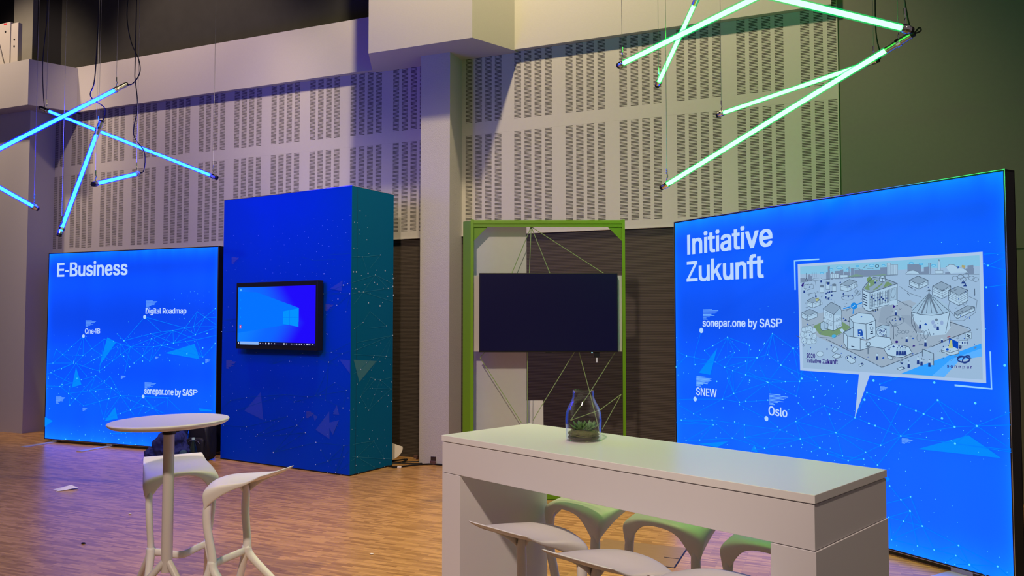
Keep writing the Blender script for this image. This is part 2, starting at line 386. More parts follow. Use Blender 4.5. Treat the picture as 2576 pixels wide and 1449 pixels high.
def text(name, body, x0, z0, x1, z1, y, m, parent, bold=.0, wide=1.0):
    shapes = {'I': [[(0, 0), (1, 0), (1, 1), (0, 1)]], '-': [[(0, 0), (1, 0), (1, 1), (0, 1)]], 'k': [[(0, 0), (.27, 0), (.27, 1), (0, 1)], [(.25, .24), (.25, .43), (.66, .735), (.98, .735)], [(.37, .36), (.55, .50), (1, 0), (.70, 0)]], 'P': [[(0, 0), (.24, 0), (.24, 1), (0, 1)], [(.2, .84), (.55, .84), (.55, 1), (.2, 1)], [(.2, .38), (.55, .38), (.55, .53), (.2, .53)]] + [[(.53 + .47 * cos(a_), .69 + .31 * sin(a_)), (.53 + .47 * cos(a_ + .27), .69 + .31 * sin(a_ + .27)), (.53 + .235 * cos(a_ + .27), .69 + .16 * sin(a_ + .27)), (.53 + .235 * cos(a_), .69 + .16 * sin(a_))] for a_ in [-1.60 + .264 * q_ for q_ in range(12)]], '4': [[(.62, 0), (.83, 0), (.83, 1), (.62, 1)], [(0, .22), (1, .22), (1, .37), (0, .37)], [(.0, .33), (.20, .33), (.80, 1), (.62, 1)]], 'Z': [[(.03, .85), (.97, .85), (.97, 1), (.03, 1)], [(0, 0), (1, 0), (1, .15), (0, .15)], [(0, .10), (.22, .10), (.99, .90), (.76, .90)]]}
    if body in shapes:
        bm = bmesh.new()
        for i, p in enumerate(shapes[body]): flat_poly(bm, [(x0 + u * (x1 - x0), z0 + v * (z1 - z0)) for u, v in p], y - .00005 * i, 0)
        me = bpy.data.meshes.new(name); bm.to_mesh(me); bm.free()
        return link(name, me, m, parent)
    cu = bpy.data.curves.new(name, 'FONT'); cu.body = body; cu.font = FONT or cu.font; cu.size = 1.0; cu.space_character = wide; cu.resolution_u = 4
    t = bpy.data.objects.new(name, cu); COL.objects.link(t)
    dg = bpy.context.evaluated_depsgraph_get()
    me = bpy.data.meshes.new_from_object(t.evaluated_get(dg))
    bpy.data.objects.remove(t)
    xs = [v.co.x for v in me.vertices]; ys = [v.co.y for v in me.vertices]
    ax, bx, ay, by = min(xs), max(xs), min(ys), max(ys)
    for v in me.vertices:
        v.co = Vector((x0 + (v.co.x - ax) / (bx - ax) * (x1 - x0), y, z0 + (v.co.y - ay) / (by - ay) * (z1 - z0)))
    me.materials.clear()
    if bold:       # heavier weight: the same outlines laid over themselves, shifted by the extra stem width
        k = bold * (z1 - z0)
        bm = bmesh.new(); bm.from_mesh(me); src = bm.faces[:]
        for i, (dx, dz) in enumerate(((-k, -k * .5), (k, -k * .5), (-k, k * .5), (k, k * .5), (-k, 0), (k, 0))):
            g = bmesh.ops.duplicate(bm, geom=src)
            bmesh.ops.translate(bm, vec=(dx, -.00004 * (i + 1), dz), verts=[v for v in g['geom'] if isinstance(v, bmesh.types.BMVert)])
        bm.to_mesh(me); bm.free()
    return link(name, me, m, parent)

NET_R = {'d':[[262,900,210],[596,928,50],[728,987,60],[1096,1106,60],[1409,1135,70],[1575,1149,50],[789,919,70],[788,899,50],[1094,963,60],[1375,1019,50],[1394,967,50],[1631,969,50],[1487,889,60],[1443,921,30],[1368,824,60],[1214,740,60],[1187,760,40],[1077,814,200],[1889,908,60],[2000,880,80],[2049,869,70],[1728,782,60],[1408,694,60],[1053,574,60],[704,611,60],[846,634,50],[842,737,60],[483,696,60],[472,736,60],[241,767,60],[79,693,60],[140,516,60],[316,544,60],[517,591,70],[1585,652,70],[1427,653,50],[1319,628,40],[1257,610,40],[1509,612,40],[1653,617,50],[1782,620,50],[1827,594,60],[1954,624,50],[1970,674,50],[2088,739,60],[2240,822,60],[2061,598,60],[2240,1035,60],[1989,1095,60],[2091,1160,40],[2352,1002,70],[2405,987,70],[2503,1086,70],[2610,926,70],[2750,948,70],[2610,821,70],[2150,471,60],[2231,394,60],[2301,428,60],[2295,332,70],[2138,257,50],[2247,254,50],[2379,251,60],[2156,110,50],[2343,113,50],[2456,116,50],[2617,184,60],[2599,116,50],[2683,82,70],[2853,117,60],[2530,56,40],[2591,59,40],[2043,1182,90],[2205,1115,90],[2483,1198,80],[1969,1042,90],[1537,1025,70],[1676,909,70],[2744,1088,80],[2529,971,80],[906,1109,70],[532,1076,70],[605,856,70],[734,750,70],[861,933,70],[1428,1156,70],[901,1093,30],[889,1076,30],[1063,1069,30],[1148,1116,30],[1233,1111,30],[1362,1093,30],[1359,1058,30],[1404,1010,30],[1511,1070,20],[1555,1085,30],[1670,1088,30],[1696,1129,30],[1712,1118,30],[1822,1153,30],[1833,1168,30],[1634,1042,30],[1645,1050,30],[1747,1036,30],[1728,1002,30],[1760,974,30],[1773,1011,30],[1702,959,30],[1598,979,30],[1547,968,20],[1749,960,30],[1895,1081,20],[1983,954,30],[1934,920,30],[1885,956,30],[1608,905,30],[1766,882,30],[1811,888,20],[1722,848,30],[1638,833,30],[1910,838,30],[2097,826,20],[2178,830,30],[2202,902,30],[2305,934,20],[2117,979,30],[2081,1055,30],[2217,1033,30],[2297,874,30],[2229,707,20],[2221,664,30],[2149,588,30],[2269,591,30],[2268,499,30],[2187,413,20],[2377,419,20],[2370,495,30],[2471,445,30],[2461,356,20],[2583,424,20],[2614,327,20],[2426,290,30],[2265,154,30],[2194,78,30],[2313,79,20],[2172,165,20],[2546,220,20],[2796,190,20],[2866,175,20],[2908,97,20],[2918,730,30],[2707,721,20],[2786,750,20],[2757,788,20],[2876,814,20],[2813,853,20],[2817,882,20],[2665,910,30],[2739,908,30],[2904,915,30],[2860,951,30],[2936,897,20],[2923,1050,20],[2834,1053,20],[2718,1001,20],[2775,982,30],[2630,1040,20],[2527,1008,20],[2462,956,20],[2435,923,30],[2547,925,20],[2519,891,20],[2585,839,20],[2592,833,20],[2376,849,30],[2421,837,30],[2407,742,30],[2128,675,30],[2049,783,20],[1904,746,30],[1674,751,30],[1745,758,30],[1608,698,30],[1677,662,30],[1712,576,30],[1561,594,30],[1466,614,30],[1419,629,30],[1346,711,30],[1280,738,30],[1197,605,30],[1111,662,30],[954,562,30],[646,548,30],[897,582,30],[754,653,30],[778,747,30],[653,708,40],[570,638,30],[344,602,30],[126,538,30],[118,748,30],[132,712,40],[326,771,30],[396,735,30],[531,766,30],[368,852,30],[63,845,30],[525,703,30],[921,897,30],[833,862,30],[972,946,30],[1011,927,30],[999,820,30],[1304,908,30],[1296,905,30],[1376,850,30],[1509,881,20],[2667,1036,30],[2316,687,20],[2047,664,30],[2011,646,30],[2115,732,30],[1957,586,20],[156,1280,70],[253,1276,60],[387,1337,60],[490,1383,60],[663,1459,60],[741,1332,50],[515,1242,50],[626,1202,60],[719,1178,60],[638,1290,60],[795,1350,50],[908,1397,60],[875,1411,60],[1014,1359,60],[1067,1418,60],[1100,1327,50],[987,1299,80],[864,1264,60],[863,1152,70],[972,1194,60],[1151,1497,60],[1353,1386,80],[1231,1251,70],[1204,1281,50],[1337,1194,60],[1272,1124,60],[1412,1136,50],[1573,1149,50],[1431,1157,80],[905,1111,50],[659,1109,60],[726,987,60],[1095,1106,50],[265,1208,60],[16,1174,60],[349,1514,240],[1024,1697,30],[1110,1717,30],[1368,1668,30],[24,1444,40],[161,1407,40],[299,1447,40],[572,1449,30],[718,1423,30],[533,1078,40],[694,1338,30],[733,1215,30],[782,1209,30],[818,1128,30],[888,1093,30],[922,1362,30],[1026,1199,30],[1058,1406,30],[1089,1238,30],[1120,1300,30],[1253,1416,30],[1317,1290,30],[1221,1151,30],[1394,1420,30],[1395,1388,30],[1081,1110,30],[1105,1105,30],[1362,1094,30],[1512,1071,30],[1558,1171,30],[1826,1159,30],[1698,1128,30],[1603,1115,30],[1638,1182,30],[1714,1121,30],[1895,1082,20],[41,1101,30],[179,1124,30],[118,1126,40],[252,1175,30],[31,1231,40],[1378,1018,30],[1273,1030,30],[2842,1939,60],[2829,1806,60],[2891,1694,40],[2925,1331,80],[2817,1550,30],[2553,2107,30],[2655,2086,20],[2857,2080,20],[2786,2095,20],[2901,2002,20],[2818,1954,30],[1369,1668,30]],'l':[[262,900,596,928],[596,928,728,987],[596,928,789,919],[728,987,1096,1106],[728,987,789,919],[1096,1106,1409,1135],[1409,1135,1575,1149],[1096,1106,788,899],[1096,1106,1375,1019],[788,899,1077,814],[789,919,1094,963],[596,928,241,767],[241,767,483,696],[483,696,472,736],[472,736,79,693],[483,696,79,693],[472,736,842,737],[842,737,1214,740],[842,737,704,611],[842,737,846,634],[472,736,704,611],[483,696,316,544],[1214,740,1368,824],[1214,740,1053,574],[1214,740,846,634],[1214,740,1408,694],[1368,824,1728,782],[1368,824,1487,889],[1487,889,1631,969],[1487,889,1394,967],[1631,969,1889,908],[1889,908,1728,782],[1728,782,1408,694],[1728,782,2088,739],[1728,782,1782,620],[1728,782,1970,674],[1408,694,1053,574],[1408,694,1585,652],[1408,694,1427,653],[1408,694,846,634],[1053,574,846,634],[1053,574,704,611],[704,611,316,544],[316,544,140,516],[140,516,483,696],[1368,824,1585,652],[1368,824,1427,653],[2088,739,2240,822],[2088,739,2240,1035],[2240,822,1989,1095],[1989,1095,2240,1035],[2240,1035,2405,987],[2405,987,2240,822],[2405,987,2610,926],[2405,987,2503,1086],[2503,1086,2750,948],[2503,1086,2610,926],[2610,926,2750,948],[2610,926,2240,822],[2240,822,2610,821],[2610,821,2750,948],[2240,822,2061,598],[2061,598,1970,674],[1970,674,1827,594],[1827,594,2088,739],[1989,1095,1889,908],[1631,969,1728,782],[1077,814,1187,760],[1509,612,1585,652],[1585,652,1782,620],[1653,617,1827,594],[1954,624,1653,617],[1954,624,1827,594],[1989,1095,2240,822],[2150,471,2231,394],[2231,394,2301,428],[2231,394,2295,332],[2301,428,2379,251],[2295,332,2138,257],[2295,332,2379,251],[2295,332,2247,254],[2138,257,2156,110],[2138,257,2247,254],[2247,254,2379,251],[2247,254,2156,110],[2156,110,2379,251],[2156,110,2343,113],[2343,113,2456,116],[2456,116,2617,184],[2456,116,2599,116],[2599,116,2530,56],[2617,184,2683,82],[2599,116,2683,82],[2617,184,2853,117],[2683,82,2853,117],[2683,82,2591,59],[2379,251,2617,184],[2379,251,2456,116],[2295,332,2343,113],[1889,908,2000,880],[2000,880,2240,822],[2049,869,2240,822],[728,987,645,1185],[1096,1106,1009,1238],[1096,1106,890,1176],[1409,1135,1443,1238],[1375,1019,1422,1164],[596,928,708,1165],[2750,948,2956,977],[2750,948,2950,1052],[2750,948,2950,834],[2610,821,2950,816],[2610,821,2948,828],[2150,471,2128,454],[2231,394,2123,349],[262,900,15,875],[241,767,15,837],[79,693,13,667],[483,696,13,661],[2091,1160,2274,1236],[2853,117,2914,77],[2683,82,2785,41],[2138,257,2110,186],[1053,574,880,523],[1053,574,1110,534],[349,1514,253,1276],[663,1459,387,1337],[663,1459,515,1242],[663,1459,741,1332],[663,1459,795,1350],[1151,1497,987,1299],[1151,1497,1100,1327],[1151,1497,1204,1281],[1151,1497,1353,1386],[1353,1386,1231,1251],[515,1242,156,1280],[515,1242,626,1202],[626,1202,719,1178],[719,1178,863,1152],[863,1152,987,1299],[863,1152,908,1397],[987,1299,1100,1327],[1100,1327,1231,1251],[1231,1251,1337,1194],[1231,1251,1573,1149],[863,1152,1272,1124],[1272,1124,1412,1136],[1412,1136,1573,1149],[1412,1136,1353,1386],[726,987,719,1178],[726,987,863,1152],[863,1152,1095,1106],[1095,1106,1231,1251],[663,1459,908,1397],[626,1202,741,1332],[719,1178,987,1299],[1337,1194,1412,1136],[1231,1251,1095,1106],[1353,1386,1573,1149],[156,1280,253,1276],[253,1276,265,1208],[265,1208,515,1242],[156,1280,16,1174],[659,1109,726,987],[987,1299,638,1290],[864,1264,626,1202],[1151,1497,1056,1278],[156,1280,14,1321],[156,1280,12,1169],[16,1174,12,1175],[663,1459,665,1273],[741,1332,552,1244],[726,987,660,948],[1095,1106,1135,988],[515,1242,387,1337],[1353,1386,1411,1404],[1431,1157,1410,1336],[2842,1939,2942,1905],[2842,1939,2944,1986],[2842,1939,2817,1952],[2829,1806,2946,1819],[2819,2011,2945,2011],[2829,1806,2818,1812]],'t':[[2358,751,2696,884,2890,771],[2127,532,2156,519,2127,495],[979,530,946,589,910,534],[296,507,659,577,531,511],[313,1138,541,1365,452,1128]],'f':[[280,1089,393,4],[280,1081,467,4],[280,1073,448,4],[280,1065,430,4],[280,1057,383,5],[279,1048,420,4],[279,1040,364,4],[279,1032,321,4],[279,1024,336,4],[1110,1017,1223,6],[1110,1006,1297,5],[1110,996,1278,5],[1109,986,1260,5],[1109,976,1213,5],[1109,965,1250,5],[1109,955,1194,5],[1109,945,1151,5],[1109,935,1166,5],[2092,1147,2128,2],[2092,1143,2152,2],[2092,1139,2146,2],[2092,1136,2140,2],[2091,1132,2125,2],[2091,1128,2137,2],[2091,1124,2119,2],[2091,1120,2105,2],[2091,1117,2109,2],[2247,810,2295,2],[2247,806,2327,2],[2246,802,2319,3],[2246,797,2311,2],[2246,793,2291,2],[2246,789,2307,2],[2246,784,2283,2],[2246,780,2264,2],[2246,776,2270,2],[372,1701,485,6],[372,1690,559,5],[372,1680,540,6],[371,1669,522,5],[371,1659,475,6],[371,1648,512,5],[371,1637,456,5],[371,1627,413,5],[371,1616,428,5],[281,1106,394,5],[281,1096,468,5],[281,1085,450,5],[280,1075,431,5],[280,1065,384,5],[280,1055,421,6],[280,1044,365,5],[280,1034,322,5],[280,1024,337,6]]}
NET_L = {'d':[[670,1401,230],[183,1221,60],[459,1262,60],[304,1156,60],[668,1148,60],[823,1240,50],[1032,1366,50],[1189,1334,60],[1318,1306,60],[1480,1271,50],[1370,1348,100],[1251,1433,60],[993,1160,60],[866,1105,80],[671,1014,50],[546,1047,60],[506,1048,60],[508,1071,70],[130,1040,60],[289,970,80],[160,939,50],[98,913,70],[798,987,50],[959,955,60],[1052,1006,70],[1181,1087,50],[1318,1172,50],[1372,1151,80],[900,896,70],[648,836,60],[468,788,50],[269,739,60],[426,652,60],[800,697,60],[1174,743,80],[1050,812,60],[1056,832,70],[1143,894,60],[1331,655,50],[1135,608,80],[968,570,60],[550,584,60],[1286,923,70],[573,852,80],[821,931,80],[737,888,60],[120,706,70],[53,838,70],[307,765,80],[699,749,70],[907,689,80],[1248,741,90],[486,589,70],[1474,1023,90],[137,1410,30],[399,1402,30],[721,1395,30],[1096,1404,30],[376,1288,30],[506,1263,40],[405,1212,40],[271,1191,30],[56,1222,30],[586,1161,30],[483,1132,30],[628,1238,30],[713,1145,30],[806,1226,30],[845,1169,30],[822,1143,30],[823,1085,30],[856,1058,30],[919,1096,30],[937,1125,30],[992,1213,30],[1041,1105,30],[1084,1092,30],[1169,1148,30],[1170,1121,30],[1259,1255,30],[1311,1374,30],[1244,1075,30],[1303,1053,30],[1371,1032,30],[1407,968,30],[1282,993,30],[1139,1022,30],[1017,1048,30],[1049,963,40],[969,935,30],[844,972,30],[779,916,30],[652,1072,40],[122,948,40],[53,862,30],[201,842,30],[417,842,30],[639,842,30],[443,745,40],[579,732,30],[311,737,30],[160,746,30],[245,646,30],[487,645,30],[681,646,30],[757,706,30],[831,774,30],[859,749,30],[862,867,30],[968,804,30],[1002,825,40],[1095,762,30],[1228,793,30],[1226,719,30],[1326,699,30],[1363,713,30],[1246,881,30],[1176,937,30],[1467,671,30],[1448,630,30],[1106,660,30],[1083,680,30],[958,648,30],[951,701,30],[830,628,30],[771,598,30],[1003,607,30],[1237,667,30],[40,704,30],[1706,1648,250],[1571,1526,50],[1809,1437,70],[1978,1461,50],[2164,1482,50],[2352,1511,70],[2488,1528,50],[2422,1587,50],[2539,1710,50],[2661,1644,70],[2815,1747,60],[2518,1430,70],[2535,1369,40],[2367,1347,50],[2179,1325,80],[2085,1310,80],[1992,1296,80],[1859,1277,70],[1825,1377,70],[1483,1271,50],[1684,1161,70],[1545,1068,70],[1804,1096,60],[2639,1163,70],[2773,1280,70],[2822,1328,80],[2636,1273,90],[2512,1347,80],[2252,1301,80],[2393,1197,80],[1965,1177,80],[2124,1111,80],[1686,1096,80],[2645,1087,80],[2698,1447,80],[1699,1302,80],[1907,1498,20],[2204,1549,20],[2291,1525,30],[2345,1631,30],[2261,1624,20],[2063,1595,30],[2068,1488,20],[2178,1474,30],[2251,1423,20],[1968,1437,30],[2026,1391,30],[2043,1388,30],[1876,1376,30],[1755,1403,20],[1844,1407,30],[1664,1419,30],[1476,1403,20],[1444,1393,30],[1644,1351,30],[1623,1342,20],[1752,1325,20],[1766,1315,30],[1859,1323,30],[1971,1302,20],[1522,1315,30],[1522,1295,30],[1689,1253,20],[1700,1233,30],[1591,1250,30],[1892,1237,30],[2051,1225,30],[2115,1270,20],[2205,1300,20],[2205,1356,20],[2275,1255,30],[2172,1202,30],[2406,1211,20],[2513,1209,20],[2620,1240,20],[2689,1165,20],[2543,1126,20],[2317,1172,20],[2210,1116,20],[2081,1142,30],[2005,1114,30],[1587,1061,20],[1494,1155,20],[2370,1478,20],[2460,1474,30],[2559,1548,30],[2540,1640,30],[2473,1671,30],[2561,1735,20],[2632,1683,20],[2675,1620,30],[2788,1689,30],[2730,1802,30],[2632,1822,30],[2569,1848,30],[2507,1851,20],[2423,1812,30],[2182,1864,30],[2291,1934,30],[2392,1900,20],[2429,1953,30],[2489,1957,30],[2543,1928,30],[2638,1898,30],[2718,1949,20],[2578,1985,20],[1543,1444,30],[1436,1586,30],[2281,1060,30],[2403,1061,20],[1707,655,230],[1330,655,60],[1132,607,70],[967,566,70],[700,501,60],[427,651,70],[549,584,70],[455,501,70],[1053,348,60],[1332,429,80],[1500,480,80],[1711,543,70],[1855,519,80],[1173,744,80],[89,436,70],[397,56,80],[637,62,80],[495,131,60],[739,130,60],[1316,103,80],[1400,63,70],[1072,98,60],[982,201,60],[1062,186,70],[1518,201,50],[1767,249,70],[1745,455,50],[486,590,80],[906,688,80],[1177,169,60],[1597,54,60],[1449,630,30],[1497,594,40],[1598,646,30],[1364,574,30],[1276,571,30],[1281,480,30],[1117,480,30],[968,469,30],[1003,606,30],[959,648,40],[1107,659,30],[1082,681,30],[1237,668,40],[1361,713,30],[1468,671,30],[1158,586,30],[881,529,30],[726,549,30],[771,598,30],[636,511,40],[245,645,30],[1576,515,30],[1441,478,30],[1897,608,30],[1912,524,30],[1804,527,40],[874,220,30],[1020,271,40],[632,233,30],[312,96,30],[368,73,30],[610,177,30],[887,124,30],[856,81,30],[1005,74,30],[1102,116,30],[1214,146,30],[1362,179,30],[1429,185,40],[1515,232,40],[1582,174,30],[1440,139,30],[1710,205,30],[1804,230,30],[1834,159,30],[1707,110,30],[1510,76,30],[1171,51,30],[2088,653,60],[2421,638,40],[2586,596,30],[2706,632,30],[2765,698,40],[2173,596,30]],'l':[[670,1401,459,1262],[459,1262,304,1156],[304,1156,183,1221],[304,1156,668,1148],[668,1148,823,1240],[823,1240,1032,1366],[1032,1366,1189,1334],[1189,1334,1318,1306],[1318,1306,1480,1271],[670,1401,668,1148],[670,1401,506,1048],[670,1401,823,1240],[668,1148,546,1047],[304,1156,506,1048],[304,1156,130,1040],[130,1040,506,1048],[506,1048,160,939],[160,939,98,913],[546,1047,671,1014],[671,1014,798,987],[798,987,959,955],[959,955,1052,1006],[1052,1006,1181,1087],[1181,1087,1318,1172],[1318,1172,1480,1271],[671,1014,993,1160],[993,1160,823,1240],[993,1160,1181,1087],[993,1160,1318,1306],[1370,1348,1480,1271],[1370,1348,1251,1433],[1318,1306,1181,1087],[1318,1306,1318,1172],[506,1048,289,970],[546,1047,737,888],[98,913,468,788],[468,788,648,836],[648,836,900,896],[269,739,468,788],[269,739,426,652],[426,652,800,697],[800,697,1174,743],[1174,743,1050,812],[1050,812,900,896],[1050,812,1143,894],[1143,894,1331,655],[1174,743,1331,655],[1331,655,1135,608],[1135,608,968,570],[426,652,550,584],[900,896,550,584],[800,697,968,570],[468,788,426,652],[800,697,900,896],[1174,743,1135,608],[546,1047,269,739],[1474,1023,1318,1172],[1050,812,800,697],[959,955,1032,1366],[1372,1151,1318,1172],[130,1040,12,1027],[98,913,12,893],[269,739,13,737],[183,1221,137,1111],[1331,655,1505,655],[1370,1348,1485,1371],[1370,1348,1483,1445],[1318,1306,1493,1097],[1480,1271,1390,934],[1706,1648,1571,1526],[1706,1648,1978,1461],[1706,1648,2352,1511],[1809,1437,1978,1461],[1978,1461,2164,1482],[2164,1482,2352,1511],[2352,1511,2488,1528],[2352,1511,2422,1587],[2422,1587,2539,1710],[2539,1710,2661,1644],[2661,1644,2815,1747],[2661,1644,2488,1528],[2488,1528,2518,1430],[2661,1644,2518,1430],[2352,1511,2518,1430],[2518,1430,2179,1325],[2179,1325,2352,1511],[2164,1482,2179,1325],[2164,1482,2535,1369],[2164,1482,1825,1377],[1825,1377,1483,1271],[1825,1377,1992,1296],[1992,1296,1859,1277],[1859,1277,1483,1271],[1992,1296,2085,1310],[2085,1310,2179,1325],[2179,1325,2367,1347],[2367,1347,2535,1369],[1809,1437,2179,1325],[2164,1482,1992,1296],[1684,1161,1483,1271],[1684,1161,1859,1277],[1684,1161,1825,1377],[1684,1161,1804,1096],[1684,1161,1545,1068],[1859,1277,1804,1096],[1992,1296,1804,1096],[2535,1369,2639,1163],[2639,1163,2773,1280],[2773,1280,2822,1328],[1992,1296,2639,1163],[2367,1347,2639,1163],[2539,1710,2488,1528],[1809,1437,1420,1359],[1571,1526,1419,1390],[2661,1644,2836,1637],[2661,1644,2838,1549],[2488,1528,2838,1530],[2518,1430,2838,1520],[2535,1369,2840,1426],[1483,1271,1424,1231],[1483,1271,1385,1300],[1483,1271,1434,1183],[1330,655,1707,655],[1330,655,1132,607],[1132,607,967,566],[967,566,700,501],[700,501,549,584],[549,584,427,651],[549,584,455,501],[1053,348,1332,429],[1332,429,1500,480],[1500,480,1711,543],[1711,543,1855,519],[1855,519,1745,455],[1330,655,1500,480],[1330,655,1053,348],[1330,655,1711,543],[967,566,1053,348],[1132,607,1053,348],[1707,655,1855,519],[1500,480,1707,655],[427,651,455,501],[1173,744,1330,655],[1177,169,1518,201],[1518,201,1767,249],[1177,169,1767,249],[1707,655,2130,654],[1855,519,2057,609],[1855,519,2061,460],[1707,655,1987,434],[1500,480,1562,422],[1711,543,1639,431],[2088,653,1707,653],[2088,653,2300,505],[2088,653,2112,529]],'t':[[1084,1388,1237,1328,958,1021],[548,996,651,773,484,730],[2046,1201,2507,1320,2587,1136],[1240,508,1289,363,1066,320],[6,326,155,281,8,198],[2591,545,2788,531,2789,515,2608,508]],'f':[[1328,906,1378,3],[1329,901,1411,2],[1329,897,1403,3],[1329,892,1395,2],[1329,888,1375,3],[1329,883,1391,2],[1329,879,1367,3],[1329,874,1348,2],[1329,870,1354,3],[1725,1851,1833,5],[1726,1841,1905,5],[1726,1832,1887,5],[1726,1822,1870,5],[1726,1813,1825,5],[1727,1803,1861,5],[1727,1794,1808,5],[1727,1784,1767,5],[1727,1775,1781,5],[1892,1156,1925,2],[1893,1152,1947,2],[1893,1149,1942,2],[1893,1145,1937,2],[1893,1142,1923,2],[1893,1138,1934,2],[1893,1135,1918,2],[1893,1131,1905,1],[1893,1128,1910,2],[2677,1137,2725,3],[2677,1132,2756,3],[2677,1127,2749,3],[2677,1121,2741,2],[2678,1116,2721,2],[2678,1111,2737,2],[2678,1106,2713,3],[2678,1101,2695,3],[2678,1096,2702,3],[202,607,301,5],[202,596,367,5],[203,585,351,5],[203,575,335,6],[203,564,294,6],[204,553,327,6],[204,542,278,5],[204,531,241,5],[205,520,254,5],[683,475,731,2],[683,470,763,2],[683,465,755,3],[683,460,748,3],[683,455,728,3],[684,449,744,2],[684,444,720,2],[684,439,702,3],[684,434,708,3],[1726,833,1835,5],[1726,824,1908,5],[1726,814,1890,4],[1727,805,1872,5],[1727,796,1827,5],[1727,786,1864,4],[1727,777,1810,5],[1728,768,1768,5],[1728,758,1783,4],[701,1604,809,5],[702,1594,881,5],[702,1584,863,5],[702,1574,846,5],[703,1564,801,5],[703,1554,837,5],[703,1544,784,5],[704,1534,743,5],[704,1524,758,5]]}
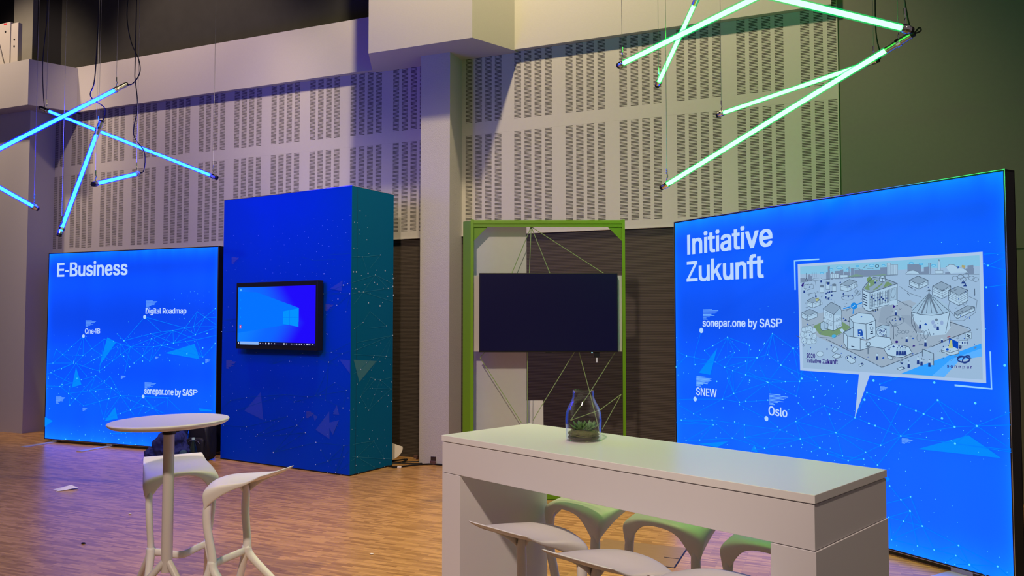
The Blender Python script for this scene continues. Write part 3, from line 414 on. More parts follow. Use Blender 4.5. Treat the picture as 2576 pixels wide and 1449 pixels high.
NET_F = {'d':[[1608,2100,70],[1886,1973,80],[1811,1828,80],[1597,1886,70],[1944,1986,50],[1974,1881,50],[1796,1763,50],[1923,1694,50],[1654,1665,40],[-4,1473,60],[184,1539,60],[1655,1463,40],[835,2658,30],[1271,2645,20],[1454,2697,30],[1646,2675,30],[1730,2658,30],[1867,2663,30],[1969,2701,30],[1576,2616,30],[1795,2594,30],[1428,2593,30],[1652,2571,30],[1317,2571,30],[1528,2550,30],[1104,2590,20],[979,2568,20],[1915,2521,30],[1715,2503,30],[1799,2476,20],[1585,2481,30],[1375,2503,30],[1213,2532,30],[1087,2503,30],[848,2541,20],[589,2567,30],[174,2589,30],[1952,2439,20],[1833,2394,20],[1677,2388,30],[1577,2407,30],[1522,2429,30],[1347,2435,30],[1183,2443,20],[1005,2439,30],[905,2482,30],[789,2414,30],[473,2488,30],[340,2481,30],[221,2502,30],[130,2515,20],[627,2388,30],[577,2364,30],[1496,2340,30],[1750,2315,30],[1583,2286,30],[1321,2314,20],[1192,2286,20],[1142,2370,20],[942,2309,30],[800,2281,20],[1071,2243,30],[1261,2207,30],[1441,2263,30],[1657,2209,30],[1750,2225,20],[1757,2177,20],[1891,2230,30],[1867,2166,20],[1633,2137,20],[1508,2184,30],[1433,2120,30],[1504,2105,30],[1500,2087,20],[1324,2080,20],[1215,2102,30],[1036,2136,30],[957,2128,30],[833,2133,30],[930,2207,30],[713,2182,30],[575,2106,30],[731,2057,30],[342,2286,30],[230,2217,20],[212,2190,30],[58,2182,20],[157,2078,20],[1344,2048,30],[1707,2050,30],[1701,1982,20],[1576,2026,20],[1863,2008,20],[1906,2006,20],[1846,1896,30],[1735,1814,20],[1967,1816,30],[1565,1907,30],[102,1761,30],[183,1925,30],[142,1576,30],[41,1526,30],[19,1544,30],[1687,1164,70],[1723,1267,40],[1877,1256,50],[1309,1250,40],[1520,1167,40],[1391,1115,50],[1110,1158,50],[1496,800,40],[1643,763,50],[1894,695,60],[1939,878,50],[1779,951,50],[1964,801,50],[1047,796,40],[1384,784,40],[1189,719,50],[434,730,50],[169,685,50],[272,574,50],[439,400,50],[54,392,50],[595,307,50],[621,328,50],[1085,559,50],[828,494,50],[1233,472,50],[1359,402,70],[878,333,50],[1078,368,50],[1516,310,70],[876,148,80],[1146,216,40],[1317,261,50],[1911,309,60],[1692,129,60],[1913,192,60],[1516,76,50],[1802,20,70],[1691,7,50],[1805,98,50],[1589,234,60],[1724,208,50],[1612,1064,60],[1456,983,50],[1330,561,50],[1671,1457,40],[-118,1332,30],[186,1198,30],[346,1091,30],[169,1017,30],[154,860,30],[323,849,30],[480,837,20],[708,851,30],[946,861,20],[201,766,30],[38,718,30],[309,677,20],[735,745,30],[884,737,30],[791,637,20],[996,649,30],[1157,635,20],[1108,758,30],[1185,771,30],[1204,739,30],[1077,718,30],[1283,724,30],[1318,726,30],[1454,726,30],[1453,686,20],[1398,676,20],[1595,703,20],[1571,810,30],[1729,759,20],[1833,778,20],[1818,896,20],[1876,1075,20],[1975,1172,30],[1825,1178,30],[1799,1286,20],[1668,1463,20],[1315,1106,20],[1296,977,30],[1160,987,20],[1017,994,30],[931,1107,30],[820,1047,30],[690,1074,20],[609,1043,20],[580,1241,30],[463,1259,30],[497,1174,30],[821,1163,20],[1135,1154,30],[1281,1202,20],[748,498,30],[955,542,30],[1211,530,30],[1309,469,20],[1467,489,20],[1208,456,20],[1344,624,30],[1555,603,30],[1639,599,30],[1633,565,30],[1645,500,20],[1820,505,20],[1773,601,20],[1767,650,20],[1824,673,30],[1685,403,20],[1614,356,20],[1906,371,30],[1988,676,30],[1261,164,30],[1482,133,20],[1616,153,20],[1699,71,20],[1937,79,20],[1875,7,30],[1790,-2,20],[749,283,30],[718,355,30],[560,375,30],[660,424,30],[838,457,20],[884,487,30],[951,495,30],[490,297,20],[341,368,30],[422,358,30],[231,105,30],[505,176,30],[349,262,30],[620,231,20],[722,234,30],[625,149,30],[1207,325,20],[977,352,30],[437,231,30],[119,266,30]],'l':[[1597,1886,1974,1881],[1597,1886,1944,1986],[1974,1881,1796,1763],[1796,1763,1654,1665],[1974,1881,1923,1694],[1944,1986,1995,2002],[1974,1881,2012,1882],[1597,1886,1796,1763],[1654,1665,1597,1620],[1654,1665,1655,1463],[1444,2250,1778,2245],[1667,2302,1999,2299],[1444,2250,1263,2295],[-4,1473,224,1482],[184,1539,230,1628],[-5,1603,231,1622],[1723,1267,1877,1256],[1723,1267,1309,1250],[1687,1164,1877,1256],[1687,1164,1309,1250],[1047,796,1384,784],[1384,784,1496,800],[1496,800,1643,763],[1643,763,1894,695],[1894,695,1939,878],[1939,878,1496,800],[1496,800,1779,951],[1779,951,1939,878],[1189,719,1496,800],[1047,796,1189,719],[434,730,1047,796],[169,685,434,730],[272,574,439,400],[54,392,439,400],[439,400,828,494],[828,494,1085,559],[1085,559,1233,472],[1233,472,1359,402],[1359,402,878,333],[878,333,595,307],[621,328,1085,559],[595,307,1233,472],[1359,402,1516,310],[1516,310,876,148],[876,148,1146,216],[1146,216,1516,310],[1516,310,1911,309],[1911,309,1692,129],[1692,129,1913,192],[1913,192,1802,20],[1692,129,1516,76],[1802,20,1692,129],[1233,472,876,148],[1359,402,876,148],[1330,561,1233,472],[1047,796,272,574],[439,400,595,307],[1687,1164,1643,763],[1671,1457,1723,1267],[1671,1457,1687,1164],[1911,309,1802,20],[1589,234,1692,129],[1723,1267,2003,1375],[1877,1256,2019,1290],[1687,1164,1823,1132],[1939,878,2008,911],[1911,309,2000,314],[1913,192,2001,269],[1802,20,2002,129],[169,685,-10,582],[54,392,-5,386],[826,1115,1313,1251],[1496,800,1683,1105],[1643,763,1684,1082]],'t':[[1691,1939,1873,2022,1859,1913],[632,2048,677,2074,683,2047],[663,804,712,493,399,578],[1702,647,1709,361,1508,442],[1806,725,1842,619,1755,622],[1842,567,1755,406,1671,523],[1464,608,1536,582,1494,531],[1837,1196,1993,1191,1994,1055]],'f':[[149,2336,221,5],[149,2327,269,4],[149,2319,257,5],[150,2310,246,4],[150,2302,216,5],[150,2293,240,4],[150,2285,204,5],[150,2276,177,4],[151,2267,187,4],[1633,1777,1701,5],[1633,1768,1746,4],[1634,1760,1735,4],[1634,1752,1724,4],[1634,1744,1696,4],[1634,1736,1719,4],[1634,1728,1685,4],[1634,1720,1659,4],[1634,1712,1668,4],[82,1141,181,6],[82,1130,247,6],[82,1119,231,6],[83,1108,215,6],[83,1097,174,6],[83,1086,207,6],[83,1075,158,6],[84,1064,120,6],[84,1053,134,6],[1370,627,1440,4],[1370,619,1486,4],[1370,611,1474,3],[1370,604,1463,4],[1370,596,1434,4],[1370,588,1457,4],[1370,580,1423,4],[1371,572,1396,3],[1371,565,1406,4]]}
NET_S = {'d':[[123,2764,60],[215,2720,60],[39,2632,50],[84,2630,50],[245,2599,50],[109,2559,50],[121,2515,50],[233,2464,60],[32,2359,50],[79,2361,50],[266,2321,50],[458,2318,60],[109,2276,50],[167,2277,50],[28,2110,90],[74,2112,90],[256,2104,90],[392,2148,50],[537,2150,90],[375,2096,50],[151,2078,50],[665,2118,50],[675,2073,90],[570,2041,60],[363,2014,60],[408,1995,80],[209,1984,50],[506,1956,50],[591,1957,60],[672,1983,80],[22,1934,70],[67,1936,70],[115,1907,90],[184,1905,50],[292,1895,50],[682,1884,100],[584,1868,60],[267,1792,90],[496,1798,50],[455,1762,100],[569,1543,60],[184,1581,60],[445,1610,50],[53,1519,50],[101,1302,50],[474,1358,50],[409,1329,50],[199,1347,40],[676,1439,60],[365,1227,40],[353,1207,50],[564,1210,60],[547,1187,50],[241,1154,50],[461,1157,50],[639,1119,50],[154,1088,70],[323,1073,50],[521,1055,40],[205,983,40],[381,966,60],[469,956,50],[315,996,40],[102,939,50],[484,903,50],[653,924,50],[650,846,60],[336,878,50],[304,877,50],[153,802,50],[379,805,40],[496,827,50],[603,780,50],[270,771,40],[489,761,50],[439,734,40],[136,743,50],[662,710,50],[592,660,50],[231,681,50],[284,649,40],[45,683,50],[104,604,50],[72,485,50],[28,476,40],[212,455,50],[346,427,40],[541,410,50],[104,402,50],[298,346,50],[433,327,40],[553,322,50],[370,314,50],[184,319,40],[364,251,50],[583,231,50],[111,182,60],[282,164,50],[540,99,60],[473,64,50],[94,97,50],[216,74,50],[375,37,40],[129,11,50],[551,12,50]],'l':[[375,2096,184,1905],[375,2096,570,2041],[184,1905,591,1957],[184,1905,683,1813],[184,1905,31,1883],[375,2096,13,1997],[591,1957,685,1970],[375,2096,591,1957],[184,1905,41,1774],[570,2041,685,2010],[167,2277,458,2318],[167,2277,10,2266],[458,2318,294,2168],[53,1519,184,1581],[184,1581,291,1702],[569,1543,291,1702],[569,1543,302,1521],[167,2277,233,2146],[101,1302,676,1439],[365,1227,564,1210],[564,1210,680,1195],[365,1227,51,1251],[101,1302,50,1288],[676,1439,323,1073],[564,1210,676,1439],[315,996,381,966],[469,956,315,996],[469,956,673,977],[469,956,650,846],[336,878,650,846],[650,846,489,761],[153,802,315,996],[153,802,381,966],[153,802,284,649],[284,649,489,761],[439,734,650,846],[469,956,284,649],[370,314,184,319],[184,319,43,319],[370,314,540,99],[111,182,370,314],[111,182,540,99],[111,182,36,196],[111,182,375,37],[540,99,682,74],[111,182,20,153],[365,1227,154,1088],[154,1088,34,1044],[676,1439,88,1373],[540,99,514,208]],'t':[[45,1194,407,1165,135,958]],'f':[]}
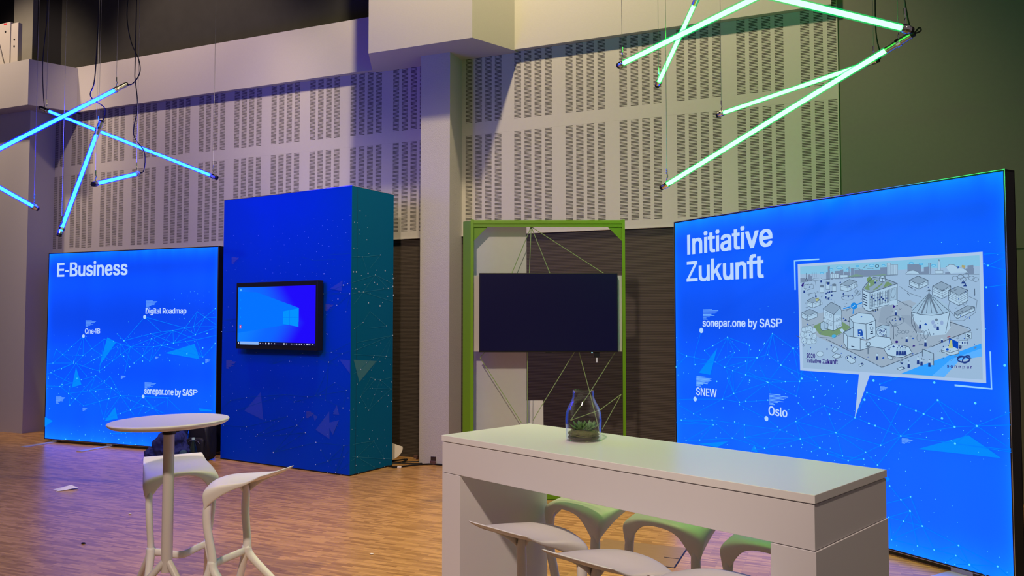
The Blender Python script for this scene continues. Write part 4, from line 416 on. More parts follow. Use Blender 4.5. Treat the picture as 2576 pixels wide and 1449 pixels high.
BOARD_FILLS = [('sky',[1432,2016,2792,2007,2794,1941,1432,1957]),('ground',[1443,1238,1437,1663,1977,1756,2590,1715,2795,1600,2794,1237]),('plaza',[1437,1642,1818,1680,2328,1738,2730,1536,2474,1430,2116,1281,1588,1477,1439,1547]),('tower',[1432,1927,1477,1928,1477,1899,1432,1900]),('tower',[1477,1920,1502,1922,1501,1900,1477,1900]),('tower',[1502,1939,1542,1940,1541,1901,1501,1901]),('tower',[1668,1961,1699,1961,1698,1904,1667,1904]),('tower',[1683,2002,1702,2004,1700,1904,1681,1904]),('tower',[1711,1962,1730,1963,1728,1905,1709,1904]),('tower',[1743,1966,1816,1965,1814,1905,1742,1907]),('tower',[1790,1973,1816,1974,1814,1906,1789,1906]),('tower',[1821,1956,1845,1957,1844,1907,1820,1907]),('tower',[1845,1951,1870,1952,1869,1907,1844,1907]),('tower',[1860,1988,1867,1991,1866,1908,1858,1907]),('tower',[1878,1978,1907,1979,1905,1908,1877,1908]),('tower',[1908,1967,1978,1965,1976,1908,1907,1910]),('tower',[1978,1960,2112,1955,2111,1908,1977,1913]),('tower',[2112,1971,2165,1970,2164,1912,2111,1913]),('tower',[1502,1939,1514,1955,1542,1934]),('tower',[2317,1972,2409,1969,2408,1910,2316,1914]),('tower',[2461,1979,2469,1981,2467,1907,2459,1907]),('tower',[2472,1978,2480,1980,2478,1906,2471,1906]),('tower',[2408,1926,2460,1926,2459,1907,2408,1909]),('tower',[2572,1911,2609,1912,2608,1900,2572,1901]),('tower',[2717,1948,2754,1948,2753,1892,2715,1894]),('tower',[2705,1928,2757,1927,2756,1892,2704,1894]),('tower',[2314,1979,2411,1977,2410,1911,2313,1916]),('tower',[2430,1954,2467,1955,2466,1908,2429,1910]),('hill',[1862,1922,1920,1934,2005,1916,2144,1923,2161,1915,1859,1915]),('white',[1708,1949,1778,1945,1777,1910,1708,1913]),('white',[1791,1935,1853,1932,1853,1911,1791,1914]),('white',[2166,1998,2192,1996,2191,1915,2164,1916]),('white',[2192,1985,2246,1982,2244,1913,2191,1916]),('white',[2507,1927,2560,1924,2560,1905,2507,1907]),('white',[2526,1926,2529,1980,2535,1998,2542,1980,2543,1925]),('white',[2579,1944,2604,1961,2634,1956,2657,1936,2693,1931,2727,1903,2633,1905,2608,1903]),('white',[2302,1919,2323,1934,2356,1937,2389,1926,2401,1910]),('cloudc',[1810,1988,1805,1983,1794,1981,1779,1981,1767,1985,1763,1991,1768,1996,1779,1999,1794,1998,1805,1994]),('cloudc',[1728,1978,1726,1976,1719,1974,1710,1974,1704,1977,1701,1980,1704,1983,1711,1984,1719,1984,1726,1982]),('cloudc',[1645,1955,1643,1952,1636,1951,1627,1951,1620,1953,1617,1957,1620,1960,1627,1961,1636,1961,1643,1958]),('cloudc',[2066,1987,2063,1983,2053,1981,2042,1982,2033,1985,2029,1989,2033,1993,2042,1996,2054,1995,2063,1992]),('cloudc',[1947,1990,1944,1987,1938,1985,1930,1986,1924,1988,1921,1991,1924,1994,1930,1995,1938,1995,1944,1993]),('cloudc',[2151,1982,2149,1979,2143,1978,2135,1978,2129,1980,2127,1983,2129,1986,2135,1988,2143,1987,2149,1985]),('cloudc',[1862,1971,1860,1969,1855,1968,1849,1968,1844,1970,1843,1972,1845,1974,1850,1975,1856,1975,1860,1973]),('cloudc',[2359,1985,2356,1982,2348,1980,2339,1980,2332,1983,2329,1987,2332,1990,2339,1992,2349,1992,2356,1989]),('cloudc',[2425,1975,2423,1972,2416,1970,2408,1971,2402,1973,2400,1976,2402,1979,2409,1981,2417,1980,2423,1978]),('cloudc',[2511,1960,2509,1957,2502,1956,2495,1956,2488,1958,2486,1962,2488,1965,2495,1966,2502,1966,2509,1963]),('roof',[1791,1864,1866,1899,1926,1881,1854,1849]),('white',[1791,1864,1854,1849,1853,1811,1791,1825]),('white',[1854,1849,1926,1881,1926,1843,1853,1811]),('roof',[2327,1872,2390,1897,2458,1866,2394,1842]),('white',[2327,1872,2394,1842,2393,1810,2327,1840]),('white',[2394,1842,2458,1866,2457,1835,2393,1810]),('roof',[2488,1826,2548,1853,2609,1822,2551,1795]),('white',[2488,1826,2551,1795,2550,1742,2486,1772]),('white',[2551,1795,2609,1822,2607,1770,2550,1742]),('roof',[2595,1796,2655,1818,2717,1792,2660,1761]),('white',[2595,1796,2660,1761,2659,1696,2593,1730]),('white',[2660,1761,2717,1792,2716,1727,2659,1696]),('roof',[2629,1653,2712,1695,2757,1686,2646,1635]),('white',[2629,1653,2646,1635,2645,1613,2628,1631]),('white',[2646,1635,2757,1686,2756,1664,2645,1613]),('roof',[1492,1752,1547,1777,1618,1756,1544,1734]),('white',[1492,1752,1544,1734,1544,1697,1492,1715]),('white',[1544,1734,1618,1756,1617,1719,1544,1697]),('roof',[1442,1662,1517,1688,1585,1664,1496,1638]),('white',[1442,1662,1496,1638,1496,1601,1441,1625]),('white',[1496,1638,1585,1664,1584,1628,1496,1601]),('white',[1908,1859,1935,1858,1934,1842,1908,1843]),('white',[2400,1840,2422,1839,2422,1824,2399,1824]),('white',[2556,1767,2578,1767,2578,1752,2556,1752]),('white',[2661,1717,2682,1717,2681,1702,2661,1702]),('white',[1602,1739,1631,1739,1631,1721,1601,1722]),('white',[1971,1826,2030,1796,2243,1846,2240,1709,2051,1678,2020,1666,1993,1676,1974,1698]),('roof',[1971,1826,2004,1862,2060,1906,2154,1889,2240,1854,2037,1799]),('green',[1985,1828,2017,1864,2066,1893,2093,1880,2051,1844,2024,1839,2027,1816,2003,1818]),('green',[2054,1817,2120,1860,2130,1857,2085,1822,2058,1813]),('green',[2129,1829,2157,1868,2173,1868,2202,1848]),('green2',[2047,1888,2044,1877,2036,1869,2026,1866,2016,1870,2009,1878,2007,1890,2009,1901,2017,1908,2027,1911,2037,1908,2044,1899]),('white',[2023,1867,2030,1867,2031,1847,2024,1847]),('white',[2107,1903,2127,1912,2152,1904,2130,1895]),('white',[2107,1903,2130,1895,2130,1867,2107,1876]),('white',[2130,1895,2152,1904,2152,1877,2130,1867]),('pale',[2185,1818,2231,1829,2232,1745,2183,1737]),('green',[1546,1559,1645,1600,1872,1551,1721,1477,1601,1497]),('green',[1645,1600,1712,1641,1867,1556,1791,1510]),('roof',[1641,1692,1714,1739,1795,1700,1730,1641]),('white',[1641,1692,1730,1641,1727,1527,1644,1549]),('white',[1730,1641,1783,1680,1798,1560,1727,1527]),('pale',[1730,1641,1778,1700,1800,1655,1800,1640]),('white',[1659,1661,1675,1661,1675,1641,1658,1641]),('white',[1694,1646,1711,1646,1710,1625,1694,1625]),('white',[1663,1600,1680,1600,1680,1580,1663,1580]),('white',[1697,1585,1713,1585,1713,1565,1696,1565]),('white',[1749,1615,1766,1615,1765,1595,1749,1595]),('white',[1776,1625,1793,1625,1792,1605,1776,1605]),('white',[1748,1570,1765,1570,1764,1550,1748,1550]),('white',[1775,1585,1792,1585,1791,1565,1775,1565]),('pale',[1612,1580,1639,1595,1681,1575,1674,1534,1628,1526,1611,1544]),('white',[1774,1535,1798,1545,1832,1511,1808,1500]),('cyan',[1748,1487,1741,1479,1726,1475,1711,1478,1705,1487,1712,1495,1727,1499,1742,1496]),('white',[1502,1532,1496,1517,1480,1507,1460,1507,1444,1516,1438,1532,1445,1547,1461,1557,1481,1557,1496,1548]),('white',[1543,1538,1536,1521,1519,1510,1497,1510,1479,1520,1473,1537,1480,1555,1498,1565,1520,1565,1537,1555]),('white',[1573,1528,1568,1514,1554,1506,1537,1506,1523,1514,1518,1527,1524,1541,1538,1549,1555,1549,1568,1541]),('white',[1487,1496,1481,1481,1466,1471,1447,1471,1432,1480,1426,1495,1432,1510,1448,1519,1467,1519,1482,1510]),('white',[1544,1491,1535,1470,1514,1457,1487,1457,1466,1469,1458,1490,1467,1511,1489,1524,1515,1524,1536,1512]),('white',[1578,1481,1573,1468,1559,1460,1542,1459,1529,1467,1524,1481,1529,1494,1543,1503,1560,1503,1573,1495]),('white',[1490,1449,1485,1435,1471,1426,1453,1426,1439,1434,1434,1447,1440,1461,1454,1470,1471,1470,1485,1462]),('white',[1537,1444,1531,1430,1515,1420,1497,1420,1482,1428,1476,1443,1482,1458,1498,1467,1516,1468,1531,1459]),('white',[1578,1451,1572,1437,1558,1429,1542,1428,1528,1436,1523,1449,1529,1463,1542,1471,1559,1472,1573,1464]),('white',[1861,1624,1939,1657,2044,1646,2070,1603,1994,1577,1893,1587]),('pale',[1861,1624,1893,1587,1891,1479,1863,1493]),('white',[1893,1587,1994,1577,1996,1465,1891,1486]),('white',[1994,1577,2070,1603,2070,1494,1996,1465]),('pale',[1810,1519,1892,1553,1891,1486,1842,1490]),('white',[1810,1519,1842,1490,1840,1396,1810,1442]),('white',[1842,1490,1947,1476,1945,1389,1840,1398]),('white',[1947,1466,1997,1453,2070,1493,2177,1484,2194,1447,2127,1408,2039,1419,1945,1389]),('pale',[2073,1553,2123,1572,2177,1566,2175,1486,2072,1494]),('white',[2128,1407,2198,1441,2316,1427,2338,1385,2263,1351,2159,1362]),('navy2',[1926,1539,1958,1540,1967,1519,1967,1494,1927,1490]),('white',[1934,1525,1952,1529,1948,1515]),('white',[1927,1501,1947,1508,1943,1494]),('navy2',[1951,1475,1967,1489,1978,1474]),('white',[2151,1521,2146,1506,2132,1495,2113,1491,2095,1494,2081,1505,2076,1520,2082,1535,2096,1547,2115,1551,2133,1547,2147,1536]),('white',[2336,1660,2598,1662,2600,1556,2567,1512,2462,1502,2372,1518,2337,1582]),('pale',[2463,1780,2342,1692,2338,1655,2404,1644,2543,1643,2596,1662,2590,1697]),('grey',[2234,1417,2233,1413,2229,1413,2226,1415,2226,1418,2229,1420,2233,1420]),('grey',[2256,1417,2254,1414,2251,1413,2248,1415,2248,1419,2251,1421,2254,1420]),('grey',[2274,1418,2272,1415,2269,1414,2266,1416,2266,1419,2269,1421,2272,1421]),('grey',[2292,1418,2290,1415,2287,1414,2284,1416,2284,1420,2287,1422,2290,1421]),('grey',[2081,1375,2079,1372,2076,1371,2073,1373,2073,1376,2076,1378,2079,1378]),('grey',[2314,1330,2313,1328,2310,1327,2307,1329,2307,1332,2310,1334,2313,1333]),('grey',[2303,1496,2302,1494,2299,1493,2297,1495,2297,1497,2299,1499,2302,1498]),('grey',[2402,1598,2401,1595,2397,1594,2395,1596,2395,1599,2397,1602,2401,1601]),('grey',[2521,1582,2520,1580,2517,1579,2514,1581,2514,1584,2517,1586,2520,1585]),('grey',[2435,1478,2434,1475,2431,1474,2428,1476,2428,1479,2431,1481,2434,1481]),('grey',[2382,1362,2380,1359,2376,1358,2374,1360,2374,1364,2377,1366,2380,1365]),('grey',[2405,1352,2404,1349,2400,1348,2398,1350,2398,1353,2401,1355,2404,1355]),('grey',[2459,1346,2458,1343,2455,1342,2452,1344,2452,1347,2455,1350,2458,1349]),('grey',[2228,1676,2227,1674,2224,1673,2222,1675,2222,1678,2224,1679,2227,1679]),('grey',[2259,1636,2258,1634,2256,1634,2254,1635,2254,1637,2256,1639,2258,1638]),('grey',[2546,1488,2545,1487,2543,1486,2541,1487,2541,1489,2543,1490,2545,1490]),('navy2',[2111,1340,2122,1350,2132,1344,2124,1338]),('navy',[2189,1420,2201,1431,2213,1423,2204,1417]),('navy',[2159,1401,2168,1410,2176,1404,2170,1399]),('navy',[2254,1424,2263,1433,2271,1427,2265,1423]),('navy',[2234,1427,2241,1434,2248,1429,2243,1425]),('navy2',[2421,1573,2434,1585,2446,1576,2437,1570]),('navy2',[2334,1480,2344,1489,2353,1482,2346,1478]),('violet',[2337,1429,2348,1440,2359,1432,2350,1427]),('navy',[1816,1602,1828,1612,1840,1604,1831,1599]),('navy2',[1803,1615,1812,1623,1820,1617,1814,1614]),('ink',[1843,1594,1853,1603,1862,1596,1855,1592]),('navy',[2190,1603,2198,1610,2205,1604,2199,1601]),('navy2',[1948,1626,1958,1634,1967,1628,1960,1624]),('grey',[1666,1797,1665,1795,1663,1795,1661,1796,1661,1798,1663,1800,1665,1799]),('grey',[1691,1790,1690,1788,1687,1787,1685,1789,1685,1791,1687,1792,1690,1792]),('grey',[1718,1809,1717,1807,1715,1807,1713,1808,1713,1810,1715,1811,1717,1811]),('grey',[1628,1917,1626,1915,1624,1915,1622,1916,1622,1918,1624,1919,1627,1919]),('grey',[1690,1904,1688,1902,1686,1901,1684,1903,1684,1905,1686,1906,1689,1906]),('grey',[1578,1803,1577,1802,1575,1802,1573,1803,1573,1805,1575,1806,1577,1805]),('grey',[1473,1849,1472,1847,1469,1847,1467,1848,1467,1851,1469,1852,1472,1852]),('grey',[2077,1884,2076,1882,2074,1882,2073,1883,2073,1885,2074,1886,2076,1886]),('navy',[1658,1800,1665,1812,1674,1805,1667,1797]),('navy',[1674,1807,1681,1818,1689,1811,1683,1803]),('navy',[1689,1809,1696,1821,1705,1814,1698,1806]),('navy',[1708,1812,1715,1823,1724,1816,1717,1808]),('navy',[1511,1853,1519,1865,1527,1858,1520,1850]),('navy',[1805,1775,1812,1786,1820,1780,1814,1772]),('navy',[1878,1777,1885,1787,1893,1781,1887,1773]),('navy',[1847,1773,1854,1784,1862,1777,1856,1769]),('navy',[1781,1877,1788,1888,1796,1881,1790,1874]),('navy',[1448,1867,1456,1879,1465,1872,1458,1864]),('navy',[1806,1793,1812,1804,1820,1797,1814,1789]),('violet',[1441,1869,1454,1891,1471,1894,1462,1874,1452,1859]),('violet',[2155,1704,2173,1705,2174,1690,2158,1689]),('violet',[2197,1699,2209,1709,2222,1697,2208,1688]),('ink',[2225,1700,2235,1709,2240,1700]),('violet',[2237,1457,2234,1451,2225,1448,2217,1450,2214,1456,2217,1463,2226,1465,2234,1463]),('ink',[2211,1613,2218,1626,2224,1613]),('white',[1612,1864,1647,1863,1646,1811,1611,1812]),('grey',[1613,1864,1630,1869,1646,1863,1646,1848,1613,1850]),('white',[1667,1889,1701,1887,1700,1835,1666,1836]),('grey',[1668,1889,1684,1893,1700,1887,1700,1872,1668,1874]),('white',[1720,1870,1754,1869,1753,1817,1719,1818]),('grey',[1721,1870,1737,1874,1753,1869,1753,1854,1721,1855]),('yellow',[1569,1770,1602,1774,1598,1753,1574,1747]),('hub',[1927,1706,1925,1697,1919,1690,1910,1685,1900,1683,1889,1685,1881,1690,1875,1698,1873,1707,1875,1716,1881,1724,1890,1729,1901,1730,1911,1728,1919,1723,1925,1715]),('corner',[2253,1243,2415,1311,2791,1460,2794,1237]),('corner2',[2470,1242,2599,1355,2795,1431,2794,1237]),('ground',[2552,1239,2652,1349,2794,1380,2794,1237]),('white',[2536,1412,2586,1444,2654,1422,2650,1392,2596,1378,2539,1400]),('navy3',[2587,1491,2647,1466,2646,1422,2589,1444]),('yellow',[2598,1477,2608,1477,2612,1426,2582,1426]),('navy3',[2586,1417,2584,1412,2577,1409,2570,1410,2566,1413,2566,1419,2571,1423,2578,1424,2584,1422]),('white',[2695,1526,2733,1526,2732,1488,2694,1487]),('grey',[2516,1402,2515,1400,2513,1400,2511,1401,2511,1403,2513,1405,2515,1404]),('grey',[2528,1401,2527,1399,2524,1398,2523,1400,2523,1402,2524,1403,2527,1403]),('grey',[2539,1399,2538,1397,2535,1397,2534,1398,2534,1400,2536,1402,2538,1401]),('grey',[2550,1398,2549,1396,2547,1395,2545,1397,2545,1399,2547,1400,2549,1400]),('grey',[2561,1397,2560,1395,2558,1394,2556,1395,2556,1397,2558,1399,2560,1398]),('white',[2652,1475,2705,1476,2705,1447,2652,1445]),('grey',[2661,1465,2660,1463,2657,1462,2655,1464,2655,1466,2657,1468,2660,1468]),('navy',[2670,1466,2679,1470,2679,1455,2671,1452]),('navy',[2685,1467,2694,1470,2693,1455,2686,1452]),('navy',[2699,1467,2708,1470,2708,1456,2700,1453]),('pale',[2409,1414,2485,1386,2484,1310,2461,1312,2463,1373,2409,1396]),('white',[1823,1338,1848,1350,1904,1320,1903,1303,1871,1291,1826,1321]),('white',[1710,1337,1744,1360,1786,1351,1781,1333,1739,1324]),('white',[1706,1377,1732,1411,1766,1394,1727,1367]),('white',[2246,1318,2264,1333,2271,1320,2264,1306]),('white',[2223,1274,2260,1289,2285,1280,2245,1265]),('white',[1931,1286,1959,1302,1971,1292,1943,1273]),('white',[2156,1369,2192,1353,2192,1333,2157,1343]),('navy',[1846,1332,1842,1325,1836,1325,1832,1332,1836,1338,1842,1339]),('navy',[1870,1344,1867,1337,1860,1337,1857,1343,1861,1350,1867,1350]),('navy',[1906,1338,1903,1331,1897,1331,1894,1338,1897,1344,1903,1345]),('navy',[1961,1295,1958,1288,1952,1288,1949,1294,1952,1301,1958,1301]),('navy',[1709,1417,1706,1410,1699,1410,1696,1417,1699,1424,1706,1424]),('navy',[1672,1391,1669,1384,1662,1383,1659,1390,1662,1397,1669,1398]),('navy',[2266,1313,2263,1306,2257,1306,2254,1312,2257,1319,2263,1319]),('navy',[2280,1284,2277,1277,2271,1277,2268,1283,2271,1289,2277,1290]),('white',[1636,1353,1629,1341,1613,1333,1594,1332,1578,1339,1572,1351,1578,1363,1595,1371,1614,1372,1630,1365]),('navy',[2672,1835,2690,1856,2707,1833]),('navy',[2685,1817,2703,1834,2711,1816]),('gold',[2682,1953,2705,1948,2702,1931,2681,1938]),('navy2',[2649,1943,2667,1945,2657,1928]),('shade',[2115,1695,2091,1591,2174,1563,2208,1713]),('shade',[2227,1638,2382,1518,2420,1519,2326,1637]),('lilac',[2496,1590,2492,1579,2484,1574,2476,1578,2473,1590,2476,1601,2485,1606,2493,1601]),('lilac',[2555,1587,2552,1576,2544,1571,2536,1575,2532,1587,2536,1598,2544,1603,2552,1598]),('lilac',[2509,1564,2505,1553,2497,1548,2489,1553,2486,1564,2489,1575,2498,1580,2506,1576]),('grey',[2518,1606,2515,1599,2508,1596,2501,1599,2498,1606,2501,1613,2508,1616,2515,1613]),('navy',[1507,1491,1514,1498,1519,1492,1512,1486]),('navy',[2278,1614,2283,1619,2287,1614,2282,1609]),('navy2',[2634,1436,2639,1441,2642,1436,2637,1432]),('navy2',[2064,1666,2069,1672,2073,1666,2068,1662]),('navy2',[1704,1861,1711,1867,1715,1861,1709,1856]),('navy2',[1489,1573,1496,1579,1501,1573,1494,1568]),('navy2',[1787,1416,1793,1422,1798,1416,1792,1411]),('navy',[2546,1434,2551,1439,2554,1434,2550,1429]),('navy2',[2719,1617,2723,1622,2727,1617,2722,1613]),('navy2',[2694,1624,2699,1629,2702,1624,2697,1619]),('navy2',[2662,1630,2666,1635,2670,1630,2665,1626]),('navy',[2184,1558,2189,1564,2193,1558,2188,1554]),('navy2',[2218,1602,2223,1608,2227,1602,2222,1598]),('navy2',[2385,1447,2390,1452,2394,1447,2389,1442]),('navy2',[2746,1454,2750,1459,2753,1454,2749,1450]),('navy',[1858,1846,1864,1852,1868,1846,1863,1841]),('navy',[2697,1527,2701,1532,2705,1527,2700,1523]),('navy2',[2612,1804,2617,1810,2620,1804,2616,1800]),('navy',[2699,1782,2703,1787,2707,1782,2702,1778]),('navy',[2483,1512,2488,1518,2492,1513,2487,1508]),('navy',[2753,1760,2757,1765,2760,1760,2756,1755]),('navy2',[1513,1394,1519,1401,1524,1395,1518,1389]),('navy',[2580,1441,2584,1447,2588,1442,2583,1437]),('navy',[1448,1414,1454,1421,1459,1415,1453,1409]),('navy',[1568,1726,1574,1732,1579,1725,1572,1720]),('navy',[2145,1493,2150,1499,2154,1494,2149,1489]),('navy2',[2653,1738,2657,1743,2661,1738,2656,1734]),('navy',[1475,1614,1481,1620,1486,1614,1480,1608]),('navy',[1446,1442,1452,1448,1457,1442,1451,1437]),('navy2',[2683,1489,2687,1494,2691,1489,2686,1484]),('navy2',[2000,1344,2005,1350,2009,1344,2004,1339]),('navy2',[2336,1379,2341,1385,2345,1379,2340,1375]),('navy',[2454,1819,2459,1824,2462,1818,2457,1814]),('navy',[1966,1701,1972,1707,1976,1701,1970,1696]),('navy2',[1703,1756,1709,1762,1713,1756,1707,1751]),('navy2',[1782,1363,1788,1369,1792,1363,1787,1358])]
